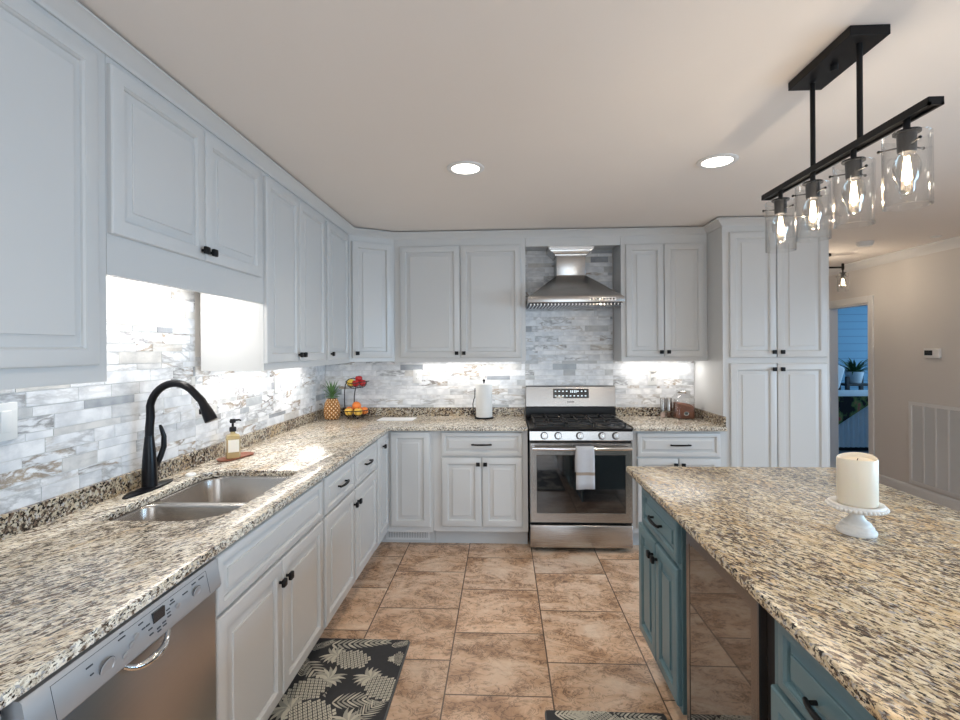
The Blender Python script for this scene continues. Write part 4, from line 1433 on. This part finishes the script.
def blade(mb, base, az, length, lean, width, curl=0.6, mat=0):
    rs = []
    n = 6
    p = Vector(base)
    tilt = lean
    side = Vector((-sin(az), cos(az), 0))
    out = Vector((cos(az), sin(az), 0))
    for k in range(n + 1):
        t = k / n
        w = width * (1 - t) ** 0.7 * (0.75 + 0.5 * t * (1 - t) * 2) + 0.0004
        d = out * sin(tilt) + Vector((0, 0, 1)) * cos(tilt)
        nrm = side.cross(d).normalized()
        rs.append([tuple(p - side * w), tuple(p + nrm * 0.0012 - nrm * w * 0.3), tuple(p + side * w), tuple(p + nrm * -0.0012 - nrm * w * 0.3)])
        p = p + d * (length / n)
        tilt += curl / n
    mb.rings(rs, mat)


lf = MB('leaf')
rnd = random.Random(4)
for lvl in range(5):
    for k in range(7):
        az = 2 * pi * k / 7 + lvl * 0.55 + rnd.random() * 0.2
        blade(lf, (0.008 * cos(az), 0.008 * sin(az), Hh + 0.005 + lvl * 0.008), az, 0.062 + 0.014 * lvl, radians(74 - lvl * 14), 0.0105, radians(28 - lvl * 4))
lf.lathe([(0.018, Hh - 0.004), (0.014, Hh + 0.03), (0.004, Hh + 0.06)], (0, 0, 0), 12)
lf.build('crown', pa, 40)

# ------------------------------------------------------------------ two-tier fruit basket
fb = thing('fruit_basket', 'black wire two-tier fruit basket in the counter corner beside the pineapple', 'basket', (-1.238, 4.055, CT + 0.0005), radians(-12))


def bowl_wire(mb, cx, z, r0, r1, h, n=18, lift=0.0, tip=0.0):
    rw = 0.0022
    ringp = lambda r, zz: [(cx + r * (1 + tip * max(0, cos(a)) ** 8) * cos(a), r * sin(a), zz + lift * cos(a) ** 2) for a in [2 * pi * i / 40 for i in range(41)]]
    mb.tube(ringp(r1, z + h), 0.0035, 8)
    mb.tube(ringp(r0, z), rw, 6)
    mb.tube(ringp((r0 + r1) * 0.55, z + h * 0.42), rw, 6)
    for k in range(n):
        a = 2 * pi * k / n
        mb.tube([(cx + r * cos(a), r * sin(a), z + hh + (lift * cos(a) ** 2 if hh == h else 0)) for r, hh in ((r0, 0), ((r0 + r1) * 0.55, h * 0.42), (r1, h))], 0.0014, 6)


b = MB('black')
bowl_wire(b, 0, 0.012, 0.062, 0.106, 0.060)
for k in range(4):
    a = pi / 4 + k * pi / 2
    b.ball((0.062 * cos(a), 0.062 * sin(a), 0.007), 0.0065, 10, 6)
b.build('lower_bowl', fb, 50)
b = MB('black')
bowl_wire(b, 0.012, 0.255, 0.045, 0.088, 0.045, 16, 0.014, 0.25)
b.build('upper_bowl', fb, 50)
b = MB('black')
b.tube([(0, 0, 0.012), (-0.012, 0.0, 0.10), (-0.012, 0, 0.18), (0.0, 0, 0.257)], 0.0045, 10)
b.tube([(-0.104, 0.01, 0.072), (-0.109, 0.01, 0.14), (-0.108, 0.01, 0.22), (-0.100, 0.01, 0.28), (-0.07, 0.005, 0.325), (-0.02, 0.0, 0.338), (0.03, 0, 0.325)], 0.004, 10)
b.build('stand', fb, 50)


def fruit(kind, label, dx, dy, z, r, mat, group, s=(1, 1, 0.93)):
    c, sn = cos(radians(-12)), sin(radians(-12))
    o = thing(kind, label, 'fruit', (-1.238 + dx * c - dy * sn, 4.055 + dx * sn + dy * c, CT + z), 0, group)
    mb = MB(mat)
    if kind == 'lemon':
        mb.lathe([(0.001, -1.15 * r), (0.25 * r, -1.08 * r), (0.62 * r, -0.78 * r), (0.92 * r, -0.3 * r), (0.95 * r, 0.2 * r), (0.7 * r, 0.7 * r), (0.3 * r, 1.02 * r), (0.15 * r, 1.15 * r), (0.001, 1.18 * r)], (0, 0, 0), 20)
        mb.transform(Matrix.Rotation(radians(70), 4, 'Y'))
    elif kind == 'apple':
        mb.lathe([(0.001, -0.80 * r), (0.25 * r, -0.88 * r), (0.55 * r, -0.78 * r), (0.88 * r, -0.35 * r), (1.0 * r, 0.15 * r), (0.90 * r, 0.58 * r), (0.60 * r, 0.82 * r), (0.3 * r, 0.84 * r), (0.08 * r, 0.66 * r), (0.001, 0.62 * r)], (0, 0, 0), 24)
    else:
        mb.ball((0, 0, 0), r, 22, 14, s=s)
    mb.build('fruit_skin', o, 70)
    MB('stem').tube([(0, 0, 0.60 * r), (0.1 * r, 0, 1.05 * r)] if kind == 'apple' else [(0, 0, 0.9 * r), (0, 0, 0.97 * r)], 0.0018 if kind == 'apple' else 0.003, 6).build('stem', o)
    return o


fruit('apple', 'yellow apple at the front left of the lower basket bowl', -0.030, -0.058, 0.060, 0.036, 'apple_yellow', 'yellow apples in the basket')
fruit('apple', 'yellow apple at the front right of the lower basket bowl', 0.048, -0.046, 0.060, 0.036, 'apple_yellow', 'yellow apples in the basket')
fruit('orange', 'orange at the left side of the lower basket bowl', -0.064, 0.012, 0.066, 0.034, 'orange', 'oranges in the basket')
fruit('orange', 'orange at the right side of the lower basket bowl', 0.064, 0.030, 0.064, 0.034, 'orange', 'oranges in the basket')
fruit('orange', 'orange at the back of the lower basket bowl', -0.002, 0.062, 0.062, 0.034, 'orange', 'oranges in the basket')
fruit('orange', 'large orange topping the pile in the lower basket bowl', 0.006, 0.006, 0.106, 0.038, 'orange', 'oranges in the basket')
fruit('lemon', 'yellow lemon at the left of the upper basket bowl', -0.034, -0.012, 0.300, 0.033, 'lemon', None)
fruit('apple', 'red apple at the front of the upper basket bowl', 0.024, -0.038, 0.296, 0.030, 'apple_red', 'red apples in the basket')
fruit('apple', 'red apple at the right of the upper basket bowl', 0.060, 0.010, 0.298, 0.030, 'apple_red', 'red apples in the basket')
fruit('apple', 'red apple topping the upper basket bowl', 0.022, 0.018, 0.330, 0.030, 'apple_red', 'red apples in the basket')

# papers on the corner of the counter
pp = MB('sheet')
for k, (dx, rz) in enumerate(((0, 0), (0.006, 0.02), (-0.004, -0.03), (0.003, 0.015))):
    q = MB('sheet')
    pp.prism([(dx - 0.145, -0.07), (dx + 0.14, -0.08), (dx + 0.15, 0.075), (dx - 0.135, 0.085)], k * 0.0014, k * 0.0014 + 0.0012)
pp = pp.build('paper_sheets', None)
pp.location = (-0.880, 4.00, CT + 0.0005)
tag(pp, 'small stack of white papers lying on the inner counter corner', 'paper')

# paper towel roll on its holder
ph = thing('paper_towel_holder', 'black wire paper towel holder standing on the counter left of the range', 'paper towel holder', (-0.160, 4.075, CT + 0.0005), 0)
b = MB('black').lathe([(0.078, 0), (0.078, 0.007), (0.074, 0.010), (0.012, 0.011), (0.006, 0.02), (0.006, 0.300), (0.006, 0.302)], (0, 0, 0), 32)
b.ball((0, 0, 0.312), 0.012, 14, 10)
b.build('base_and_rod', ph, 40)
b = MB('black').tube([(-0.070, -0.02, 0.008), (-0.088, -0.022, 0.04), (-0.092, -0.022, 0.12), (-0.084, -0.022, 0.16), (-0.076, -0.022, 0.175), (-0.074, -0.022, 0.25)], 0.004, 10)
b.build('tension_arm', ph, 40)
pr_ = MB('paper').lathe([(0.021, 0), (0.066, 0), (0.068, 0.003), (0.068, 0.273), (0.066, 0.276), (0.021, 0.276), (0.021, 0)], (0, 0, 0), 40, cap0=False, cap1=False)
pr_ = pr_.build('paper_towel_roll', None, 40)
pr_.location = (-0.160, 4.075, CT + 0.0125)
tag(pr_, 'white roll of paper towels on the black wire holder', 'paper towel')

# salt and pepper mills
for x, fill, lab in ((1.318, 'salt', 'left steel grinder right of the range, pale salt in its base'), (1.368, 'pepper', 'right steel grinder right of the range, dark pepper in its base')):
    g = thing('spice_grinder', lab, 'grinder', (x, 4.12, CT + 0.0005), 0, 'steel spice grinders')
    MB('steel_v').lathe([(0.0225, 0.055), (0.0225, 0.160), (0.021, 0.163), (0.001, 0.163)], (0, 0, 0), 28).build('steel_top', g, 40)
    MB('glass').lathe([(0.021, 0), (0.0225, 0.002), (0.0225, 0.056)], (0, 0, 0), 28).build('glass_base', g, 40)
    MB(fill).lathe([(0.019, 0.003), (0.0195, 0.040), (0.001, 0.043)], (0, 0, 0), 24).build('spice', g, 40)

# glass jar of brown grain
jr = thing('glass_jar', 'square glass jar half full of brown grain near the pantry side', 'jar', (1.470, 4.085, CT + 0.0005), 0)


def sq(w, r, z):
    return [(x, y, z) for x, y in rrect(-w, w, -w, w, [r] * 4, 5)]


MB('glass').rings([sq(0.068, 0.02, 0), sq(0.073, 0.022, 0.004), sq(0.073, 0.022, 0.165), sq(0.062, 0.03, 0.185), sq(0.052, 0.045, 0.195), sq(0.052, 0.050, 0.205)], cap1=False).build('jar_glass', jr, 50)
bb_ = MB('beans')
rs = []
for w, z, s in ((0.066, 0.004, 0), (0.0705, 0.008, 0), (0.0705, 0.110, 1), (0.045, 0.122, 0.6), (0.01, 0.122, 0)):
    rs.append([(x, y, z - s * x * 0.25) for x, y, _ in sq(w, 0.02 * w / 0.07, 0)])
bb_.rings(rs)
bb_.build('grain', jr, 50)
MB('chrome').lathe([(0.054, 0.205), (0.056, 0.208), (0.056, 0.222), (0.050, 0.226), (0.001, 0.226)], (0, 0, 0), 32).build('jar_lid', jr, 40)
em = MB('sheet')
em.lathe([(0.016, 0), (0.016, 0.0008), (0.012, 0.0008), (0.012, 0)], (0, 0, 0), 24, sx=1.25)
em.transform(Matrix.Translation((0.0, -0.0735, 0.045)) @ Matrix.Rotation(R90, 4, 'X'))
em.build('emblem', jr)

# ------------------------------------------------------------------ outlets and switches


def plate(label, loc, rz, kind, w=0.074, h=0.118):
    d = thing('outlet' if kind == 'outlet' else 'light_switch', label, 'outlet' if kind == 'outlet' else 'switch', loc, rz, 'white outlets on the tile' if kind == 'outlet' else None)
    MB('plastic').box(-w / 2, w / 2, -0.006, 0, -h / 2, h / 2, 0.002).build('cover_plate', d, 30)
    if kind == 'outlet':
        for s in (-1, 1):
            b = MB('plastic', 'plain_black')
            b.box(-0.017, 0.017, -0.0085, -0.005, s * 0.020 - 0.014, s * 0.020 + 0.014, 0.002)
            b.box(-0.008, -0.006, -0.009, -0.008, s * 0.020 - 0.002, s * 0.020 + 0.007, mat=1).box(0.006, 0.008, -0.009, -0.008, s * 0.020 - 0.002, s * 0.020 + 0.007, mat=1)
            b.build('socket', d, 30)
    else:
        n = 1 if w < 0.09 else 2
        for k in range(n):
            x = (k - (n - 1) / 2) * 0.046
            MB('plastic').box(x - 0.017, x + 0.017, -0.010, -0.005, -0.034, 0.034, 0.002).build('rocker', d, 30)
    return d


plate('white rocker switch plate on the tile near the camera', (XW + 0.0098, 1.455, 1.272), R90, 'switch', 0.078, 0.118)
plate('white outlet on the sink-wall tile under the tall upper cabinet', (XW + 0.0098, 3.30, 1.255), R90, 'outlet')
plate('white outlet on the back tile left of the paper towels', (-0.742, YW - 0.0098, 1.255), 0, 'outlet')
plate('white outlet on the back tile right of the range, with the night light', (1.262, YW - 0.0098, 1.235), 0, 'outlet')
nl = thing('night_light', 'small round white plug-in light in the outlet right of the range', 'night light', (1.262, YW - 0.0185, 1.255), 0)
MB('plastic').box(-0.018, 0.018, -0.022, 0, -0.018, 0.030, 0.006).build('plug', nl, 30)
MB('plastic').ball((0, -0.022, 0.055), 0.034, 20, 14, s=(1, 0.7, 1)).build('globe', nl, 60)

# ------------------------------------------------------------------ right wall fittings
th = thing('thermostat', 'small white thermostat with a dark screen on the hallway wall', 'thermostat', (RX - 0.0005, 4.747, 1.378), -R90)
MB('plastic').box(-0.085, 0.085, -0.026, 0, 0, 0.090, 0.006, seg=3).build('housing', th, 40)
MB('lcd').box(-0.070, 0.015, -0.0275, -0.025, 0.026, 0.072).build('screen', th)
rgp = thing('return_air_grille', 'large white return air grille low on the hallway wall', 'vent', (RX - 0.0005, 5.02, 0.150), -R90)
gw, gh = 0.86, 0.80
b = MB('grille')
for x0, x1, z0, z1 in ((0, gw, 0, 0.035), (0, gw, gh - 0.035, gh), (0, 0.035, 0.034, gh - 0.034), (gw - 0.035, gw, 0.034, gh - 0.034)):
    b.box(x0, x1, -0.014, 0, z0, z1, 0.002)
b.build('frame', rgp)
b = MB('grille')
for k in range(1, 6):
    x = 0.035 + (gw - 0.07) * k / 6
    b.box(x - 0.008, x + 0.008, -0.012, -0.001, 0.034, gh - 0.034)
b.build('mullions', rgp)
b = MB('grille', 'grille_in')
b.box(0.03, gw - 0.03, -0.002, 0, 0.03, gh - 0.03, mat=1)
nl_ = 56
for k in range(nl_):
    z = 0.038 + (gh - 0.076) * k / nl_
    b.rings([[(x, -0.011, z), (x, -0.0095, z + 0.001), (x, -0.001, z + 0.012), (x, -0.002, z + 0.0125)] for x in (0.034, gw - 0.034)])
b.build('louvres', rgp)

sm = thing('smoke_detector', 'white round smoke detector on the hall ceiling', 'smoke detector', (3.29, 4.61, CZ), 0)
MB('plastic').lathe([(0.066, -0.0005), (0.068, -0.010), (0.064, -0.018)], (0, 0, 0), 32).build('mounting_base', sm, 40)
MB('plastic').lathe([(0.060, -0.017), (0.060, -0.030), (0.050, -0.040), (0.001, -0.042)], (0, 0, 0), 32).build('cover', sm, 40)
sp = MB('plastic').lathe([(0.038, -0.0005), (0.038, -0.006), (0.030, -0.009), (0.001, -0.009)], (0, 0, 0), 28).build('sprinkler_cover', None, 40)
sp.location = (3.75, 4.42, CZ)
tag(sp, 'small flat round cover on the ceiling near the right wall', 'ceiling cover')

# ------------------------------------------------------------------ sunroom furniture seen through the doorway
bed = thing('daybed', 'white skirted daybed in the blue room beyond the doorway', 'bed', (5.55, 7.75, 0), 0)
MB('coverlet').box(-1.0, 1.2, -0.52, 0.6, 0.60, 0.78, 0.05, seg=3).build('mattress', bed, 50)
b = MB('skirt')
pth = []
n = 150
for k in range(n + 1):
    u = k / n
    pth.append((-1.0 + 2.2 * u, -0.53 - 0.012 * cos(u * 2 * pi * 32)))
rs = [[(x, y - (0.02 if z < 0.2 else 0), z) for x, y in pth] + [(x, y + 0.012, z) for x, y in reversed(pth)] for z in (0.06, 0.62)]
b.rings(rs)
b.build('skirt', bed, 60)
MB('black_wood').box(-0.98, 1.18, -0.45, 0.55, 0.0, 0.60).build('bed_frame', bed)
fcl = MB('floral')
tri = [(4.50, 0.786), (5.34, 0.786), (5.34, 0.782), (4.50, 0.215)]
fcl.rings([[(x, 7.183, z) for x, z in tri], [(x, 7.190, z) for x, z in tri]])
fcl = fcl.build('floral_throw', None)
tag(fcl, 'dark floral throw hanging in a triangle over the daybed edge', 'throw')
pw_ = MB('coverlet')
pw_.box(-0.22, 0.22, -0.06, 0.06, -0.21, 0.21, 0.055, seg=4)
pw_.transform(Matrix.Rotation(radians(-18), 4, 'X'))
pw_ = pw_.build('pillow', None, 70)
pw_.rotation_euler.y = 0.5
pw_.location = (5.10, 7.95, 1.075)
tag(pw_, 'pale pillow leaning on the daybed in the blue room', 'pillow')
pst = thing('plant_stand', 'black wooden plant stand behind the daybed in the blue room', 'plant stand', (6.03, 8.72, 0), 0)
MB('black_wood').box(-0.22, 0.22, -0.14, 0.14, 0.82, 0.86, 0.004).build('stand_top', pst)
for sx in (-0.19, 0.19):
    for sy in (-0.11, 0.11):
        MB('black_wood').box(sx - 0.025, sx + 0.025, sy - 0.025, sy + 0.025, 0, 0.98).build('leg', pst)
pt_ = thing('potted_plant', 'bushy green plant in a white pot on the black stand', 'potted plant', (6.03, 8.72, 0.8605), 0)
MB('coverlet').lathe([(0.09, 0), (0.10, 0.01), (0.135, 0.19), (0.14, 0.20), (0.12, 0.20), (0.11, 0.17), (0.001, 0.17)], (0, 0, 0), 28).build('pot', pt_, 50)
b = MB('leaf_dark')
rnd = random.Random(11)
for k in range(46):
    az = rnd.random() * 2 * pi
    blade(b, (0.05 * cos(az), 0.05 * sin(az), 0.17), az, 0.32 + rnd.random() * 0.18, radians(15 + rnd.random() * 50), 0.022, radians(70))
b.build('foliage', pt_, 50)

# ------------------------------------------------------------------ pineapple-print kitchen mats


def clip_ellipse(cx, cy, a, b, ang):
    def inside(x, y):
        dx, dy = x - cx, y - cy
        u, v = dx * cos(ang) + dy * sin(ang), -dx * sin(ang) + dy * cos(ang)
        return (u / a) ** 2 + (v / b) ** 2 < 1
    return inside


def kitchen_mat(name, label, w, l, loc, rz, motifs, seed):
    """mat of size w (x) by l (y) with printed pineapples and palm fronds"""
    rnd = random.Random(seed)
    mb = MB('mat_dark', 'mat_light', 'mat_mid', 'mat_rim')
    ol = rrect(0, w, 0, l, [0.02] * 4, 5)

    def ins(d):
        return [(min(max(x, d), w - d), min(max(y, d), l - d)) for x, y in ol]
    mb.rings([[(x, y, z) for x, y in p] for p, z in ((ol, 0), (ol, 0.007), (ins(0.006), 0.011))], 3, cap1=False)
    mb.bm.faces.new([mb.bm.verts.new((x, y, 0.011)) for x, y in ins(0.006)]).material_index = 0
    lev = [0.0114]

    def poly(pts, mat):
        pts = [(min(max(x, 0.008), w - 0.008), min(max(y, 0.008), l - 0.008)) for x, y in pts]
        ar = sum(pts[i][0] * pts[(i + 1) % len(pts)][1] - pts[(i + 1) % len(pts)][0] * pts[i][1] for i in range(len(pts)))
        if abs(ar) < 2e-6:
            return
        if ar < 0:
            pts = pts[::-1]
        mb.bm.faces.new([mb.bm.verts.new((x, y, lev[0])) for x, y in pts]).material_index = mat

    def leafp(x, y, an, ln, wd, mat, bend=0.3):
        L_, R_ = [], []
        px, py, a = x, y, an
        n = 6
        for k in range(n + 1):
            t = k / n
            ww = wd * (sin(pi * min(1, t * 0.85 + 0.15)) ** 0.8) * (1 - t * 0.3)
            if k == n:
                ww = 0
            L_.append((px - sin(a) * ww, py + cos(a) * ww))
            R_.append((px + sin(a) * ww, py - cos(a) * ww))
            px += cos(a) * ln / n
            py += sin(a) * ln / n
            a += bend / n
        for k in range(n):
            poly([L_[k], L_[k + 1], R_[k + 1], R_[k]] if k < n - 1 else [L_[k], L_[k + 1], R_[k]], mat)
        return

    def frond(x, y, an, ln, wd, bend=0.5, mat=2):
        px, py, a = x, y, an
        n = 11
        for k in range(n):
            t = k / n
            s = wd * (0.55 + 0.45 * sin(pi * (t * 0.8 + 0.15))) * (1 - t * 0.35)
            for sg in (-1, 1):
                leafp(px + cos(a) * 0.002, py + sin(a) * 0.002, a + sg * radians(52 - 22 * t), s, ln / n * 0.27, mat if (k % 3) else 1, -sg * 0.25)
            px += cos(a) * ln / n
            py += sin(a) * ln / n
            a += bend / n

    def pineapple(x, y, an, ln, wd):
        # dark underlay then lozenges
        lev[0] += 0.00012
        poly([(x + ln / 2 * 1.05 * cos(t) * cos(an) - wd / 2 * 1.1 * sin(t) * sin(an), y + ln / 2 * 1.05 * cos(t) * sin(an) + wd / 2 * 1.1 * sin(t) * cos(an)) for t in [2 * pi * i / 24 for i in range(24)]], 0)
        lev[0] += 0.00012
        nu, nv = 9, 6
        for i in range(-nu, nu + 1):
            for j in range(-nv, nv + 1):
                if (i + j) % 2:
                    continue
                u, v = i * ln / (2 * nu) * 1.0, j * wd / (2 * nv) * 1.15
                if (u / (ln / 2)) ** 2 + (v / (wd / 2)) ** 2 > 0.98:
                    continue
                hu, hv = ln / (2 * nu) * 0.80, wd / (2 * nv) * 0.92
                q = [(u + hu, v), (u, v + hv), (u - hu, v), (u, v - hv)]
                poly([(x + p * cos(an) - r * sin(an), y + p * sin(an) + r * cos(an)) for p, r in q], 1)
        lev[0] += 0.00012
        for i in range(-nu, nu + 1):
            for j in range(-nv, nv + 1):
                if (i + j) % 2:
                    continue
                u, v = i * ln / (2 * nu), j * wd / (2 * nv) * 1.15
                if (u / (ln / 2)) ** 2 + (v / (wd / 2)) ** 2 > 0.9:
                    continue
                d = 0.0028
                q = [(u + d, v), (u, v + d), (u - d, v), (u, v - d)]
                poly([(x + p * cos(an) - r * sin(an), y + p * sin(an) + r * cos(an)) for p, r in q], 0)
        # crown
        hx_, hy_ = x + cos(an) * ln * 0.48, y + sin(an) * ln * 0.48
        for k, da in enumerate((-1.5, -1.15, -0.8, -0.45, -0.15, 0.15, 0.45, 0.8, 1.15, 1.5)):
            lev[0] += 0.00004
            leafp(hx_, hy_, an + da, ln * (0.50 - 0.10 * abs(da)), wd * 0.075, 1 if k % 2 else 2, 0.9 * (1 if da > 0 else -1))
    fills = []
    yy = 0.04
    while yy < l:
        xx = rnd.random() * 0.06
        while xx < w:
            if yy > 0.86 or yy < 0.05: fills.append(('f', xx, yy, rnd.random() * 6.28, 0.13 + rnd.random() * 0.07, 0.055, rnd.random() - 0.5, 2))
            xx += 0.105
        yy += 0.085
    for mt in fills + motifs:
        lev[0] += 0.00004
        if mt[0] == 'f':
            frond(*mt[1:])
        elif mt[0] == 'p':
            pineapple(*mt[1:])
    o = mb.build(name, None, normals=False)
    o.location = loc
    o.rotation_euler.z = rz
    tag(o, label, 'mat', 'pineapple print floor mats')
    return o


random.seed(21)
mot = []
# far end of the mat is y = l; laid out so rows of fruit alternate with fronds
mot += [('f', 0.10, 0.800, 0.08, 0.29, 0.075, 0.1, 2), ('f', 0.03, 0.66, -0.75, 0.27, 0.085, -0.5, 2), ('f', 0.24, 0.40, 0.25, 0.22, 0.085, -0.2, 2), ('f', 0.36, 0.30, 0.9, 0.17, 0.08, 0.3, 2),
        ('f', 0.00, 0.76, 0.5, 0.12, 0.05, 0.3, 2), ('f', 0.40, 0.80, 0.3, 0.10, 0.045, 0.3, 2), ('f', 0.02, 0.20, 0.7, 0.24, 0.08, 0.4, 2), ('f', 0.28, 0.12, 1.0, 0.22, 0.08, 0.4, 2), ('f', 0.04, 0.56, 1.6, 0.13, 0.05, 0.5, 2)]
mot += [('p', 0.235, 0.688, 2.85, 0.18, 0.135), ('p', 0.425, 0.500, 2.45, 0.18, 0.14), ('p', 0.460, 0.700, 3.3, 0.06, 0.10), ('p', 0.105, 0.465, 0.9, 0.20, 0.15), ('p', 0.175, 0.330, 2.9, 0.21, 0.155), ('p', 0.40, 0.22, 2.3, 0.19, 0.14),
        ('p', 0.12, 0.10, 0.8, 0.19, 0.14)]
kitchen_mat('kitchen_mat', 'dark pineapple-print kitchen mat on the floor in front of the sink base', 0.485, 0.86, (-0.965, 1.62, 0.0005), 0, mot, 1)
mot2 = [('f', 0.04, 0.835, 0.0, 0.2, 0.05, 0.1, 1), ('f', 0.26, 0.825, 0.05, 0.2, 0.05, -0.1, 2), ('p', 0.24, 0.80, 3.0, 0.16, 0.10), ('f', 0.02, 0.70, 0.3, 0.22, 0.07, 0.3, 2), ('f', 0.24, 0.80, -0.2, 0.24, 0.06, 0.4, 2), ('p', 0.15, 0.70, 2.6, 0.14, 0.11), ('p', 0.36, 0.72, 0.5, 0.14, 0.11), ('f', 0.05, 0.82, 0.1, 0.2, 0.05, 0.2, 1),
        ('f', 0.3, 0.5, 1.0, 0.2, 0.07, 0.3, 2), ('p', 0.2, 0.48, 1.9, 0.15, 0.12), ('p', 0.38, 0.36, 2.7, 0.15, 0.12), ('f', 0.05, 0.3, 0.9, 0.2, 0.07, 0.3, 2), ('p', 0.12, 0.18, 0.8, 0.15, 0.12), ('f', 0.3, 0.15, 0.6, 0.2, 0.07, 0.3, 2)]
kitchen_mat('kitchen_mat', 'dark pineapple-print kitchen mat at the bottom edge beside the island', 0.485, 0.86, (0.160, 1.16, 0.0005), 0, mot2, 2)
